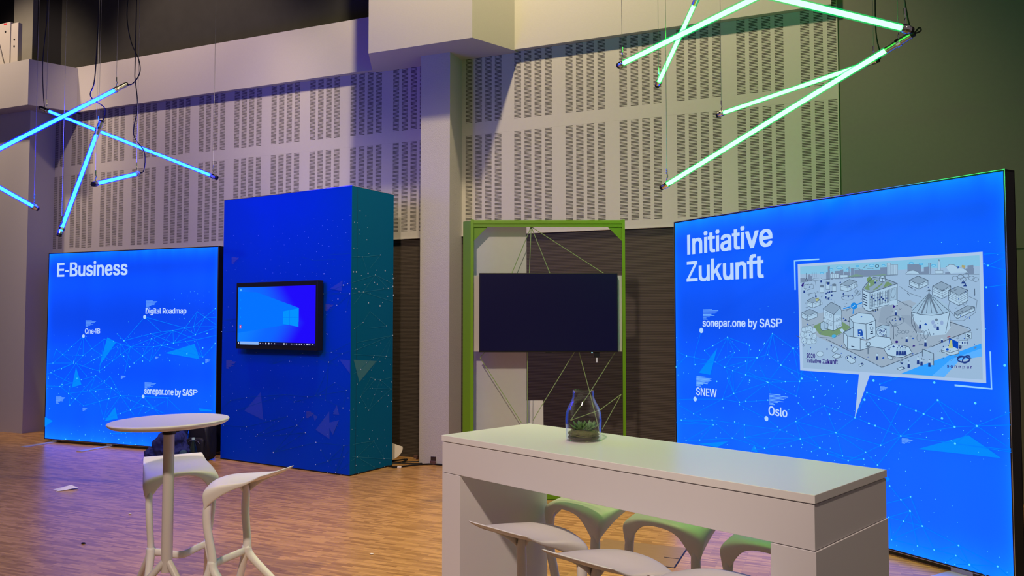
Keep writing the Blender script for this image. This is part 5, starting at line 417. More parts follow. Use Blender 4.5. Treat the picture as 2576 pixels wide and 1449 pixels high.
BOARD_STROKES = [('ink',4,[1491,1965,1490,1926,1477,1903]),('ink',4,[1490,1926,1503,1904]),('ink',3,[1483,1927,1498,1926]),('tower',9,[1545,1965,1544,1930]),('tower',9,[1563,1964,1562,1930]),('tower',9,[1580,1964,1580,1929]),('grey',4,[1432,1896,1667,1909,1859,1915,2244,1912]),('grey',4,[2302,1913,2790,1888]),('grey',3,[1708,1949,1778,1945,1777,1910,1708,1913,1708,1949]),('grey',3,[1791,1935,1853,1932,1853,1911,1791,1914,1791,1935]),('grey',3,[1722,1945,1721,1915]),('grey',3,[1741,1944,1740,1915]),('grey',3,[1759,1943,1759,1914]),('grey',3,[2166,1998,2192,1996,2191,1915,2164,1916,2166,1998]),('grey',3,[2192,1985,2246,1982,2244,1913,2191,1916,2192,1985]),('grey',2,[2172,1985,2171,1919]),('grey',2,[2179,1985,2177,1918]),('grey',2,[2185,1984,2184,1918]),('grey',2,[2200,1983,2199,1917]),('grey',2,[2208,1983,2207,1917]),('grey',2,[2217,1982,2215,1916]),('grey',2,[2225,1982,2223,1916]),('grey',2,[2233,1981,2231,1915]),('grey',2,[2241,1981,2239,1915]),('grey',3,[2507,1927,2560,1924,2560,1905,2507,1907,2507,1927]),('grey',4,[2526,1926,2529,1980,2535,1998,2542,1980,2543,1925]),('grey',4,[2579,1944,2604,1961,2634,1956,2657,1936,2693,1931,2727,1903]),('grey',4,[2302,1919,2323,1934,2356,1937,2389,1926,2401,1910]),('cyan',5,[1812,1988,1807,1982,1794,1980,1778,1980,1765,1985,1760,1991,1765,1997,1779,2000,1795,1999,1808,1994,1812,1988]),('cyan',5,[1730,1978,1727,1975,1719,1973,1710,1974,1702,1976,1699,1980,1702,1983,1710,1985,1720,1984,1727,1982,1730,1978]),('cyan',5,[1647,1955,1644,1952,1636,1950,1626,1951,1619,1953,1616,1957,1619,1960,1627,1962,1636,1961,1644,1959,1647,1955]),('cyan',5,[2068,1987,2064,1982,2054,1980,2041,1981,2031,1984,2027,1989,2031,1994,2041,1997,2054,1996,2064,1992,2068,1987]),('cyan',5,[1948,1990,1945,1986,1938,1985,1929,1985,1922,1988,1920,1991,1923,1994,1930,1996,1939,1996,1946,1993,1948,1990]),('cyan',5,[2152,1982,2150,1979,2143,1977,2135,1978,2128,1980,2126,1983,2128,1987,2135,1988,2143,1988,2150,1985,2152,1982]),('cyan',5,[1863,1971,1861,1968,1856,1967,1849,1968,1844,1969,1842,1972,1844,1974,1849,1976,1856,1975,1861,1973,1863,1971]),('cyan',5,[2360,1985,2357,1981,2349,1979,2339,1980,2330,1983,2327,1987,2330,1991,2339,1993,2349,1992,2357,1989,2360,1985]),('cyan',5,[2427,1975,2424,1971,2417,1969,2408,1970,2401,1973,2398,1976,2401,1980,2408,1982,2417,1981,2424,1978,2427,1975]),('cyan',5,[2512,1960,2510,1957,2503,1955,2494,1955,2487,1958,2485,1962,2487,1965,2494,1967,2503,1966,2510,1964,2512,1960]),('ink',5,[2103,1981,2102,1976,2098,1972,2093,1970,2087,1970,2082,1973,2078,1977,2077,1982,2079,1987,2082,1991,2088,1993,2093,1993,2098,1990,2102,1986,2103,1981]),('grey',5,[1978,1972,2013,1995]),('grey',4,[1910,1973,1935,1976,1957,1966]),('grey',4,[2013,1969,2054,1968,2061,1963]),('ink2',4,[1791,1864,1866,1899,1926,1881,1854,1849,1791,1864,1791,1825,1853,1811,1926,1843,1926,1881]),('ink2',4,[1854,1849,1853,1811]),('grey',3,[1791,1853,1853,1838,1926,1870]),('ink2',4,[2327,1872,2390,1897,2458,1866,2394,1842,2327,1872,2327,1840,2393,1810,2457,1835,2458,1866]),('ink2',4,[2394,1842,2393,1810]),('grey',3,[2327,1863,2393,1833,2458,1857]),('ink2',4,[2488,1826,2548,1853,2609,1822,2551,1795,2488,1826,2486,1772,2550,1742,2607,1770,2609,1822]),('ink2',4,[2551,1795,2550,1742]),('grey',3,[2488,1818,2551,1788,2609,1815]),('grey',3,[2487,1806,2551,1775,2608,1802]),('grey',3,[2487,1793,2551,1762,2608,1790]),('ink2',4,[2595,1796,2655,1818,2717,1792,2660,1761,2595,1796,2593,1730,2659,1696,2716,1727,2717,1792]),('ink2',4,[2660,1761,2659,1696]),('grey',3,[2594,1788,2660,1754,2717,1784]),('grey',3,[2594,1775,2660,1741,2717,1772]),('grey',3,[2594,1763,2659,1729,2717,1759]),('grey',3,[2594,1750,2659,1716,2716,1747]),('ink2',4,[2629,1653,2712,1695,2757,1686,2646,1635,2629,1653,2628,1631,2645,1613,2756,1664,2757,1686]),('ink2',4,[2646,1635,2645,1613]),('grey',3,[2629,1647,2646,1629,2756,1680]),('ink2',4,[1492,1752,1547,1777,1618,1756,1544,1734,1492,1752,1492,1715,1544,1697,1617,1719,1618,1756]),('ink2',4,[1544,1734,1544,1697]),('grey',3,[1492,1742,1544,1724,1618,1746]),('ink2',4,[1442,1662,1517,1688,1585,1664,1496,1638,1442,1662,1441,1625,1496,1601,1584,1628,1585,1664]),('ink2',4,[1496,1638,1496,1601]),('grey',3,[1441,1652,1496,1628,1584,1654]),('grey',3,[1908,1859,1935,1858,1934,1842,1908,1843,1908,1859]),('grey',3,[2400,1840,2422,1839,2422,1824,2399,1824,2400,1840]),('grey',3,[2556,1767,2578,1767,2578,1752,2556,1752,2556,1767]),('grey',3,[2661,1717,2682,1717,2681,1702,2661,1702,2661,1717]),('grey',3,[1602,1739,1631,1739,1631,1721,1601,1722,1602,1739]),('ink2',4,[2107,1903,2127,1912,2152,1904,2130,1895,2107,1903,2107,1876,2130,1867,2152,1877,2152,1904]),('ink2',4,[2130,1895,2130,1867]),('ink2',5,[1971,1826,2004,1862,2060,1906,2154,1889,2240,1854,2037,1797,1995,1809,1971,1826,1972,1698,1993,1676,2020,1666,2051,1672]),('ink2',4,[2030,1796,2027,1684,2173,1710]),('ink2',4,[2240,1854,2237,1715]),('ink2',4,[2179,1824,2176,1701]),('grey',6,[2040,1788,2039,1694]),('grey',6,[2052,1790,2052,1696]),('grey',6,[2065,1792,2064,1699]),('grey',6,[2077,1795,2076,1702]),('grey',6,[2089,1797,2089,1705]),('grey',6,[2102,1800,2101,1708]),('grey',6,[2114,1802,2113,1711]),('grey',6,[2126,1804,2125,1714]),('grey',6,[2138,1807,2137,1716]),('grey',6,[2150,1809,2149,1719]),('grey',6,[2162,1811,2161,1722]),('grey',6,[2174,1814,2173,1725]),('grey',3,[2029,1771,2175,1800]),('grey',3,[2029,1749,2174,1778]),('grey',3,[2028,1728,2174,1755]),('grey',3,[2028,1706,2173,1732]),('ink',7,[1978,1791,2009,1775]),('ink',7,[1977,1773,2008,1758]),('ink',7,[1977,1755,2008,1741]),('ink',7,[1976,1737,2008,1723]),('ink',7,[1976,1719,2007,1706]),('grey',3,[2185,1818,2231,1829,2232,1745,2183,1737,2185,1818]),('grey',4,[2191,1785,2201,1815,2221,1817,2223,1778,2207,1751,2191,1767,2191,1785]),('navy',12,[2043,1771,2045,1761]),('navy',12,[2061,1759,2059,1750]),('navy',12,[2072,1747,2073,1738]),('navy',12,[2090,1763,2088,1754]),('navy',12,[2101,1751,2103,1742]),('navy',12,[2119,1767,2117,1758]),('navy',12,[2130,1756,2132,1746]),('navy',12,[2148,1744,2146,1735]),('navy',12,[2159,1760,2160,1751]),('ink2',12,[2051,1681,2055,1666]),('ink2',12,[2069,1683,2072,1668]),('ink2',12,[2086,1686,2089,1670]),('ink2',4,[1635,1687,1708,1737,1789,1700,1730,1646,1641,1687]),('ink2',4,[1730,1646,1727,1527,1798,1560,1795,1680,1778,1705]),('ink2',4,[1641,1687,1644,1544,1727,1527]),('grey',3,[1642,1621,1729,1590,1798,1620]),('grey',3,[1737,1731,1740,1746]),('grey',3,[1659,1661,1675,1661,1675,1641,1658,1641,1659,1661]),('grey',3,[1694,1646,1711,1646,1710,1625,1694,1625,1694,1646]),('grey',3,[1663,1600,1680,1600,1680,1580,1663,1580,1663,1600]),('grey',3,[1697,1585,1713,1585,1713,1565,1696,1565,1697,1585]),('grey',3,[1749,1615,1766,1615,1765,1595,1749,1595,1749,1615]),('grey',3,[1776,1625,1793,1625,1792,1605,1776,1605,1776,1625]),('grey',3,[1748,1570,1765,1570,1764,1550,1748,1550,1748,1570]),('grey',3,[1775,1585,1792,1585,1791,1565,1775,1565,1775,1585]),('ink2',4,[1612,1580,1639,1595,1681,1575,1674,1534,1628,1526,1611,1544,1612,1580]),('ink2',3,[1439,1542,1553,1574]),('ink2',3,[1600,1477,1720,1471,1872,1541]),('grey',3,[1502,1532,1496,1517,1480,1507,1460,1507,1444,1516,1438,1532,1445,1547,1461,1557,1481,1557,1496,1548,1502,1532]),('grey',3,[1543,1538,1536,1521,1519,1510,1497,1510,1479,1520,1473,1537,1480,1555,1498,1565,1520,1565,1537,1555,1543,1538]),('grey',3,[1573,1528,1568,1514,1554,1506,1537,1506,1523,1514,1518,1527,1524,1541,1538,1549,1555,1549,1568,1541,1573,1528]),('grey',3,[1487,1496,1481,1481,1466,1471,1447,1471,1432,1480,1426,1495,1432,1510,1448,1519,1467,1519,1482,1510,1487,1496]),('grey',3,[1544,1491,1535,1470,1514,1457,1487,1457,1466,1469,1458,1490,1467,1511,1489,1524,1515,1524,1536,1512,1544,1491]),('grey',3,[1578,1481,1573,1468,1559,1460,1542,1459,1529,1467,1524,1481,1529,1494,1543,1503,1560,1503,1573,1495,1578,1481]),('grey',3,[1490,1449,1485,1435,1471,1426,1453,1426,1439,1434,1434,1447,1440,1461,1454,1470,1471,1470,1485,1462,1490,1449]),('grey',3,[1537,1444,1531,1430,1515,1420,1497,1420,1482,1428,1476,1443,1482,1458,1498,1467,1516,1468,1531,1459,1537,1444]),('grey',3,[1578,1451,1572,1437,1558,1429,1542,1428,1528,1436,1523,1449,1529,1463,1542,1471,1559,1472,1573,1464,1578,1451]),('ink2',5,[1861,1624,1939,1657,2044,1646,2070,1603,1994,1577,1893,1587,1861,1624,1864,1549]),('ink2',5,[1893,1587,1891,1486]),('ink2',5,[1994,1577,1996,1465,2070,1494,2070,1603]),('ink2',5,[1892,1553,1810,1519,1842,1490,1840,1398,1945,1389,1947,1476,1842,1490]),('ink2',5,[1810,1519,1810,1442,1840,1396]),('ink2',5,[1945,1389,2039,1419,2127,1408,2194,1441,2177,1484,2121,1490,2070,1494,1996,1465,1947,1469]),('ink2',5,[2073,1553,2123,1572,2177,1566]),('ink2',6,[2175,1596,2204,1556,2204,1475]),('ink2',4,[2200,1562,2230,1561,2244,1539]),('ink2',5,[2128,1407,2159,1362,2263,1351,2338,1385,2313,1426,2274,1433]),('ink',8,[2016,1572,2045,1577]),('ink',8,[2030,1523,2048,1527]),('ink',8,[2026,1509,2049,1513]),('ink',8,[1873,1418,1899,1412]),('grey',5,[2051,1548,2049,1543,2046,1539,2041,1537,2035,1537,2030,1539,2027,1543,2026,1547,2027,1552,2031,1556,2036,1558,2041,1558,2046,1556,2050,1552,2051,1548]),('ink2',6,[2025,1436,2023,1430,2019,1425,2012,1422,2005,1422,1998,1424,1994,1429,1992,1436,1994,1442,1999,1447,2005,1450,2013,1450,2019,1448,2024,1443,2025,1436]),('grey',8,[1989,1416,2039,1418]),('grey',12,[2008,1412,2007,1366]),('ink2',4,[2151,1521,2146,1506,2132,1495,2113,1491,2095,1494,2081,1505,2076,1520,2082,1535,2096,1547,2115,1551,2133,1547,2147,1536,2151,1521]),('navy',14,[2106,1535,2112,1536]),('navy',14,[2118,1526,2119,1524]),('navy',14,[2090,1523,2090,1524]),('navy',14,[2111,1507,2113,1507]),('navy',14,[2123,1502,2128,1501]),('navy',14,[2143,1540,2151,1539]),('navy',14,[2096,1536,2099,1532]),('navy',14,[2098,1517,2104,1516]),('navy',14,[2119,1539,2120,1539]),('navy',14,[2126,1524,2129,1521]),('navy',14,[2113,1529,2121,1525]),('navy',14,[2101,1517,2106,1513]),('navy',14,[2129,1530,2138,1530]),('navy',14,[2111,1510,2112,1508]),('ink2',5,[1660,1464,1840,1389,2105,1280,2124,1282,2409,1396]),('ink2',5,[1433,1465,1385,1486]),('ink2',5,[2474,1430,2585,1482,2730,1539,2722,1553,2596,1592]),('ink2',4,[1806,1675,1875,1689]),('ink2',4,[2239,1740,2347,1687]),('ink2',4,[2463,1780,2341,1666]),('ink2',4,[2463,1780,2375,1650]),('ink2',4,[2463,1780,2408,1650]),('ink2',4,[2463,1780,2442,1650]),('ink2',4,[2463,1780,2479,1650]),('ink2',4,[2463,1780,2516,1649]),('ink2',4,[2463,1780,2557,1649]),('ink2',4,[2463,1780,2593,1664]),('grey',14,[2463,1776,2408,1647]),('grey',14,[2463,1776,2516,1647]),('ink2',5,[2338,1660,2403,1641,2479,1636,2543,1642,2598,1660]),('ink2',5,[2338,1660,2337,1582,2372,1518]),('ink2',4,[2341,1655,2372,1518]),('ink2',4,[2598,1660,2599,1565]),('ink2',4,[2598,1657,2568,1521]),('ink2',7,[2464,1805,2463,1780]),('ink2',5,[2447,1792,2464,1804,2480,1792]),('ink2',4,[2453,1546,2466,1503]),('grey',4,[2599,1728,2589,1679,2632,1626]),('grey',4,[2718,1755,2773,1728,2762,1652,2684,1600,2601,1600]),('navy',11,[2226,1393,2224,1364]),('navy',11,[2233,1393,2234,1365]),('pale',18,[2230,1394,2230,1411]),('navy',11,[2248,1394,2246,1365]),('navy',11,[2254,1394,2256,1366]),('pale',18,[2251,1395,2252,1412]),('navy',11,[2266,1394,2264,1366]),('navy',11,[2272,1395,2274,1366]),('pale',18,[2269,1396,2270,1413]),('navy',11,[2284,1395,2282,1367]),('navy',11,[2290,1395,2292,1367]),('pale',18,[2287,1396,2287,1413]),('navy',11,[2074,1353,2071,1328]),('navy',11,[2079,1354,2081,1328]),('white',18,[2076,1355,2077,1370]),('navy',11,[2307,1310,2305,1285]),('navy',11,[2313,1310,2314,1285]),('white',18,[2310,1311,2310,1326]),('navy',11,[2297,1478,2295,1457]),('navy',11,[2302,1478,2303,1457]),('white',18,[2300,1479,2300,1492]),('navy',11,[2395,1575,2392,1547]),('navy',11,[2401,1575,2402,1547]),('white',18,[2398,1576,2398,1593]),('navy',11,[2515,1563,2513,1539]),('navy',11,[2520,1563,2521,1539]),('white',18,[2517,1564,2517,1578]),('navy',11,[2428,1457,2426,1431]),('navy',11,[2434,1457,2435,1431]),('white',18,[2431,1458,2431,1473]),('navy',11,[2374,1339,2372,1311]),('navy',11,[2380,1339,2382,1312]),('white',18,[2377,1340,2377,1357]),('navy',11,[2398,1330,2396,1304]),('navy',11,[2404,1331,2405,1305]),('white',18,[2401,1332,2401,1347]),('navy',11,[2452,1325,2450,1299]),('navy',11,[2458,1325,2459,1299]),('white',18,[2455,1326,2455,1341]),('navy',11,[2222,1658,2220,1636]),('navy',11,[2227,1658,2228,1636]),('white',18,[2224,1659,2225,1672]),('navy',11,[2254,1621,2253,1603]),('navy',11,[2258,1621,2259,1603]),('white',18,[2256,1622,2257,1633]),('navy',11,[2541,1475,2540,1459]),('navy',11,[2545,1475,2546,1459]),('white',18,[2543,1476,2543,1485]),('navy',11,[1661,1782,1659,1764]),('navy',11,[1665,1782,1666,1764]),('white',18,[1663,1783,1663,1794]),('navy',11,[1686,1775,1684,1757]),('navy',11,[1690,1775,1691,1757]),('white',18,[1688,1776,1688,1787]),('navy',11,[1713,1796,1712,1779]),('navy',11,[1717,1796,1718,1779]),('white',18,[1715,1796,1715,1806]),('navy',11,[1623,1904,1621,1887]),('navy',11,[1627,1903,1628,1887]),('white',18,[1625,1904,1625,1914]),('navy',11,[1684,1888,1682,1868]),('navy',11,[1688,1888,1690,1868]),('white',18,[1686,1889,1686,1900]),('navy',11,[1573,1791,1572,1777]),('navy',11,[1577,1791,1578,1776]),('white',18,[1575,1792,1575,1801]),('navy',11,[1467,1833,1465,1813]),('navy',11,[1472,1833,1473,1813]),('white',18,[1469,1834,1470,1846]),('navy',11,[2073,1873,2072,1859]),('navy',11,[2076,1873,2077,1859]),('white',18,[2074,1873,2074,1882]),('grey',4,[2281,1601,2277,1590,2265,1580,2248,1572,2227,1568,2204,1568,2182,1572,2165,1579,2153,1589,2149,1601,2154,1613,2166,1623,2184,1630,2205,1634,2228,1634,2249,1630,2266,1623,2277,1613,2281,1601]),('grey',3,[1612,1864,1647,1863,1646,1811,1611,1812,1612,1864]),('ink2',6,[1609,1810,1648,1809]),('grey',3,[1667,1889,1701,1887,1700,1835,1666,1836,1667,1889]),('ink2',6,[1664,1835,1702,1833]),('grey',3,[1720,1870,1754,1869,1753,1817,1719,1818,1720,1870]),('ink2',6,[1717,1817,1755,1815]),('grey',4,[1899,1765,1894,1758,1880,1752,1859,1749,1837,1749,1816,1753,1802,1760,1797,1768,1802,1775,1817,1781,1837,1784,1860,1783,1880,1779,1894,1773,1899,1765]),('grey',4,[1937,1808,1933,1799,1925,1794,1916,1796,1910,1804,1910,1814,1917,1821,1926,1822,1934,1817,1937,1808]),('grey',4,[1949,1795,1945,1786,1937,1781,1928,1783,1923,1791,1923,1801,1929,1808,1938,1809,1946,1804,1949,1795]),('grey',4,[1959,1801,1956,1792,1948,1787,1939,1789,1933,1797,1934,1807,1940,1814,1949,1815,1957,1810,1959,1801]),('ink2',4,[1511,1785,1516,1805,1568,1813,1575,1783]),('grey',4,[1464,1860,1472,1877,1553,1873,1556,1847,1492,1832]),('grey',4,[1534,1904,1573,1896,1577,1863]),('grey',4,[1530,1908,1566,1921,1605,1921]),('hub',10,[1873,1701,1812,1688]),('hub',10,[1926,1716,1967,1729]),('hub',10,[1897,1684,1891,1649]),('white',6,[1889,1699,1909,1713]),('ink2',4,[2536,1412,2597,1396,2651,1416,2650,1392,2596,1378,2539,1400,2536,1412]),('grey',3,[2695,1526,2733,1526,2732,1488,2694,1487,2695,1526]),('ink',6,[2703,1514,2726,1506]),('ink',6,[2700,1505,2723,1497]),('pale',12,[2512,1387,2510,1369]),('pale',12,[2515,1387,2516,1369]),('pale',20,[2513,1388,2514,1399]),('pale',12,[2523,1386,2521,1368]),('pale',12,[2526,1386,2528,1368]),('pale',20,[2525,1387,2525,1397]),('pale',12,[2534,1384,2532,1366]),('pale',12,[2538,1385,2539,1367]),('pale',20,[2536,1385,2536,1396]),('pale',12,[2545,1383,2543,1365]),('pale',12,[2549,1383,2550,1365]),('pale',20,[2547,1384,2547,1395]),('pale',12,[2556,1382,2554,1364]),('pale',12,[2560,1382,2561,1364]),('pale',20,[2558,1382,2558,1393]),('grey',3,[2652,1475,2705,1476,2705,1447,2652,1445,2652,1475]),('navy',11,[2655,1447,2654,1425]),('navy',11,[2660,1447,2661,1425]),('white',18,[2658,1448,2658,1461]),('ink2',5,[2408,1365,2409,1414,2485,1386,2484,1310]),('ink2',4,[1823,1338,1848,1350,1904,1320,1903,1303,1871,1291,1826,1321,1823,1338]),('ink2',4,[1710,1337,1744,1360,1786,1351,1781,1333,1739,1324,1710,1337]),('ink2',4,[1706,1377,1732,1411,1766,1394,1727,1367,1706,1377]),('ink2',4,[2246,1318,2264,1333,2271,1320,2264,1306,2246,1318]),('ink2',4,[2223,1274,2260,1289,2285,1280,2245,1265,2223,1274]),('ink2',4,[1931,1286,1959,1302,1971,1292,1943,1273,1931,1286]),('ink2',4,[2156,1369,2192,1353,2192,1333,2157,1343,2156,1369]),('grey',4,[1636,1353,1629,1341,1613,1333,1594,1332,1578,1339,1572,1351,1578,1363,1595,1371,1614,1372,1630,1365,1636,1353]),('grey',4,[2658,1870,2652,1861,2638,1857,2624,1862,2619,1872,2625,1882,2639,1885,2652,1880,2658,1870]),('grey',4,[2693,1877,2687,1868,2673,1864,2660,1869,2654,1879,2660,1889,2674,1892,2687,1887,2693,1877]),('grey',4,[2727,1884,2722,1875,2708,1871,2695,1876,2689,1886,2695,1896,2709,1899,2722,1894,2727,1884]),('grey',4,[2761,1865,2755,1856,2742,1853,2729,1857,2723,1867,2729,1877,2743,1880,2756,1875,2761,1865]),('grey',4,[2786,1856,2780,1846,2767,1843,2754,1847,2749,1857,2754,1867,2768,1870,2781,1866,2786,1856]),('grey',4,[2709,1859,2704,1850,2690,1846,2677,1851,2671,1861,2677,1871,2691,1874,2704,1869,2709,1859]),('ink2',5,[2759,1801,2760,1758]),('grey',4,[2256,1833,2329,1784,2411,1755]),('ink2',5,[2310,1785,2329,1770]),('ink2',6,[2321,1831,2350,1816]),('grey',4,[2290,1523,2287,1517,2280,1513,2271,1513,2264,1517,2261,1523,2264,1529,2271,1532,2280,1532,2287,1529,2290,1523]),('grey',4,[2261,1526,2258,1520,2251,1516,2242,1516,2235,1520,2232,1526,2235,1532,2243,1535,2252,1535,2259,1532,2261,1526]),('grey',4,[2318,1527,2315,1521,2308,1517,2300,1517,2293,1520,2290,1526,2293,1532,2300,1536,2309,1536,2316,1532,2318,1527]),('grey',4,[2403,1489,2399,1473,2391,1463,2382,1463,2374,1473,2372,1488,2375,1503,2383,1513,2393,1513,2400,1504,2403,1489]),('grey',4,[2430,1509,2427,1493,2419,1484,2410,1483,2402,1493,2400,1508,2403,1523,2411,1533,2420,1533,2428,1524,2430,1509]),('grey',4,[2451,1509,2448,1494,2440,1484,2430,1484,2423,1493,2420,1508,2423,1524,2431,1533,2441,1533,2448,1524,2451,1509]),('ink2',5,[2383,1439,2417,1442]),('rust',6,[2578,1494,2599,1500]),('grey',4,[2236,1509,2224,1492]),('ink2',3,[2631,1683,2639,1679,2647,1685]),('grey',3,[2139,1504,2155,1503,2145,1495,2136,1500,2139,1504]),('grey',3,[2754,1438,2764,1437,2758,1430,2751,1435,2754,1438]),('grey',3,[1483,1612,1493,1616,1486,1603,1479,1608,1483,1612]),('ink2',3,[2629,1797,2636,1793,2645,1799]),('grey',3,[1687,1774,1698,1774,1691,1765,1683,1770,1687,1774]),('grey',3,[2292,1714,2303,1715,2296,1705,2288,1710,2292,1714]),('ink2',3,[2255,1355,2263,1352,2272,1359]),('grey',3,[2322,1500,2340,1499,2329,1492,2319,1497,2322,1500]),('ink2',3,[2624,1446,2630,1443,2638,1449]),('grey',3,[1609,1513,1617,1515,1612,1503,1605,1508,1609,1513]),('grey',3,[1536,1881,1545,1882,1539,1871,1532,1877,1536,1881]),('ink2',3,[1483,1371,1489,1367,1496,1374]),('ink2',3,[1835,1675,1841,1671,1847,1678]),('ink2',3,[2593,1349,2600,1346,2608,1353]),('grey',3,[1587,1820,1599,1817,1592,1810,1584,1816,1587,1820]),('grey',3,[2199,1667,2206,1668,2202,1658,2196,1663,2199,1667]),('grey',3,[2718,1657,2726,1659,2721,1649,2716,1654,2718,1657]),('ink2',3,[2653,1426,2660,1423,2670,1429]),('ink2',3,[2547,1798,2557,1794,2569,1800]),('ink2',3,[2520,1467,2524,1463,2530,1470]),('ink2',3,[2538,1358,2545,1354,2552,1361]),('grey',3,[2705,1483,2712,1486,2708,1476,2702,1480,2705,1483]),('grey',3,[2658,1443,2673,1440,2664,1435,2655,1439,2658,1443]),('ink2',3,[1464,1313,1474,1310,1486,1317]),('ink2',3,[1895,1733,1902,1729,1909,1736]),('ink2',3,[2669,1663,2676,1659,2685,1665]),('grey',3,[2216,1579,2228,1581,2220,1570,2213,1575,2216,1579]),('grey',3,[1449,1414,1465,1412,1455,1404,1445,1409,1449,1414]),('ink2',3,[2249,1682,2258,1678,2267,1684]),('ink2',3,[2529,1788,2534,1784,2541,1790]),('ink2',3,[2098,1531,2107,1527,2116,1534]),('grey',3,[2625,1376,2637,1373,2630,1368,2622,1372,2625,1376]),('grey',3,[1639,1623,1650,1627,1643,1614,1635,1619,1639,1623]),('grey',3,[2443,1510,2460,1507,2449,1502,2440,1507,2443,1510]),('ink2',3,[1781,1337,1790,1333,1800,1341]),('grey',3,[2751,1433,2761,1433,2754,1425,2748,1429,2751,1433]),('grey',3,[1961,1757,1979,1760,1968,1748,1957,1753,1961,1757]),('grey',3,[2245,1622,2256,1621,2249,1614,2242,1618,2245,1622]),('grey',3,[2665,1437,2672,1434,2668,1429,2663,1433,2665,1437]),('grey',3,[2263,1487,2270,1486,2266,1479,2260,1483,2263,1487]),('grey',3,[2688,1704,2700,1706,2693,1696,2686,1701,2688,1704]),('grey',3,[1623,1785,1634,1786,1627,1775,1620,1780,1623,1785]),('grey',3,[1478,1736,1499,1735,1486,1727,1474,1732,1478,1736]),('ink2',3,[2164,1414,2172,1411,2182,1418]),('grey',3,[2405,1347,2422,1346,2411,1339,2402,1343,2405,1347]),('grey',3,[2348,1640,2355,1643,2351,1632,2345,1636,2348,1640]),('grey',3,[1556,1450,1567,1454,1560,1441,1553,1446,1556,1450]),('ink2',3,[2586,1409,2591,1406,2598,1412]),('ink2',3,[1821,1706,1827,1702,1834,1708]),('ink2',3,[2719,1365,2723,1361,2729,1368]),('ink2',3,[2730,1683,2733,1680,2737,1686]),('ink2',3,[1856,1818,1860,1814,1865,1821]),('grey',3,[1484,1704,1502,1704,1491,1695,1480,1700,1484,1704]),('grey',3,[2462,1434,2474,1435,2467,1426,2459,1431,2462,1434]),('ink2',3,[2646,1503,2651,1499,2657,1505]),('ink2',3,[1500,1804,1506,1800,1513,1807]),('ink2',3,[2336,1526,2343,1523,2352,1529]),('grey',3,[2218,1507,2235,1510,2225,1499,2215,1504,2218,1507]),('ink2',3,[2467,1353,2473,1349,2481,1356]),('grey',3,[2360,1808,2370,1806,2364,1799,2357,1804,2360,1808]),('grey',3,[1471,1848,1490,1846,1479,1838,1467,1844,1471,1848]),('ink2',3,[2197,1609,2201,1606,2207,1612]),('grey',3,[1767,1340,1783,1344,1773,1331,1763,1336,1767,1340]),('grey',3,[2201,1353,2218,1354,2208,1345,2198,1350,2201,1353]),('grey',3,[2639,1492,2656,1493,2646,1485,2637,1489,2639,1492]),('ink2',3,[1491,1881,1501,1876,1512,1883]),('grey',3,[1909,1788,1921,1785,1914,1779,1906,1784,1909,1788]),('ink2',3,[2763,1549,2769,1546,2776,1552]),('grey',3,[1872,1841,1892,1842,1880,1831,1868,1837,1872,1841]),('grey',3,[2698,1713,2710,1715,2703,1705,2696,1709,2698,1713]),('grey',3,[2486,1519,2492,1516,2488,1511,2483,1515,2486,1519]),('grey',3,[1669,1766,1682,1769,1674,1756,1666,1762,1669,1766]),('ink2',3,[1817,1725,1830,1721,1845,1728]),('navy',12,[2719,1356,2717,1352,2714,1348,2708,1345,2701,1342,2693,1340,2684,1339,2674,1339,2665,1340,2657,1342,2650,1345,2645,1348,2642,1352,2641,1357,2643,1361,2646,1365,2652,1368,2659,1371,2668,1373,2677,1374,2686,1374,2695,1373,2703,1371,2710,1368,2715,1364,2718,1360,2719,1356]),('navy',10,[2718,1378,2720,1374,2721,1370,2720,1365,2718,1359,2715,1353,2711,1348,2706,1343,2700,1339,2694,1336,2689,1335,2684,1334,2679,1335,2676,1338,2673,1341,2673,1346,2673,1351,2675,1357,2678,1362,2683,1368,2688,1372,2693,1376,2699,1379,2705,1381,2710,1381,2714,1380,2718,1378]),('navy',12,[2641,1365,2653,1374,2674,1376])]

LIT = [e_dot, e_line, e_tri, e_flag, e_big]
PRN = [p_dot, p_line, p_tri, p_flag, p_dot]

def light_wall(name, loc, rz, w, h, z0, fabric, label):
    r = empty(name, loc, rz, label, 'display wall')
    # local frame: x along the face from its left end, +y to the back
    bm = bmesh.new(); box(bm, .004, .001, z0 + .004, w - .004, .012, h - .004)
    obj('lit_fabric', bm, fabric, r)
    fr = bmesh.new(); T = .012
    for a in ((0, -.001, z0, T, .105, h), (w - T, -.001, z0, w, .105, h), (0, -.001, h - T, w, .105, h), (0, -.001, z0, w, .105, z0 + T), (0, .095, z0, w, .105, h)):
        box(fr, *a)
    for f in fr.faces: f.material_index = 0
    obj('frame', fr, m_blackmetal, r)
    ed = bmesh.new(); q = .003
    for a in ((0, -.003, z0, q, -.0012, h), (w - q, -.003, z0, w, -.0012, h), (0, -.003, h - q, w, -.0012, h), (0, -.003, z0, w, -.0012, z0 + q)): box(ed, *a)
    tag(obj('edge_profile', ed, m_alu, r), 'bright aluminium edge')
    return r
def foot(parent, x, y0=-.30, y1=.40, w=.085):
    bm = bmesh.new(); box(bm, x - w / 2, y0, .0005, x + w / 2, y1, .008, bev=.002); box(bm, x - w / 2, .02, .008, x + w / 2, .085, .036)
    return obj('foot_plate', bm, mat('silver_foot_plate', (.55, .54, .53), .35, .5), parent)

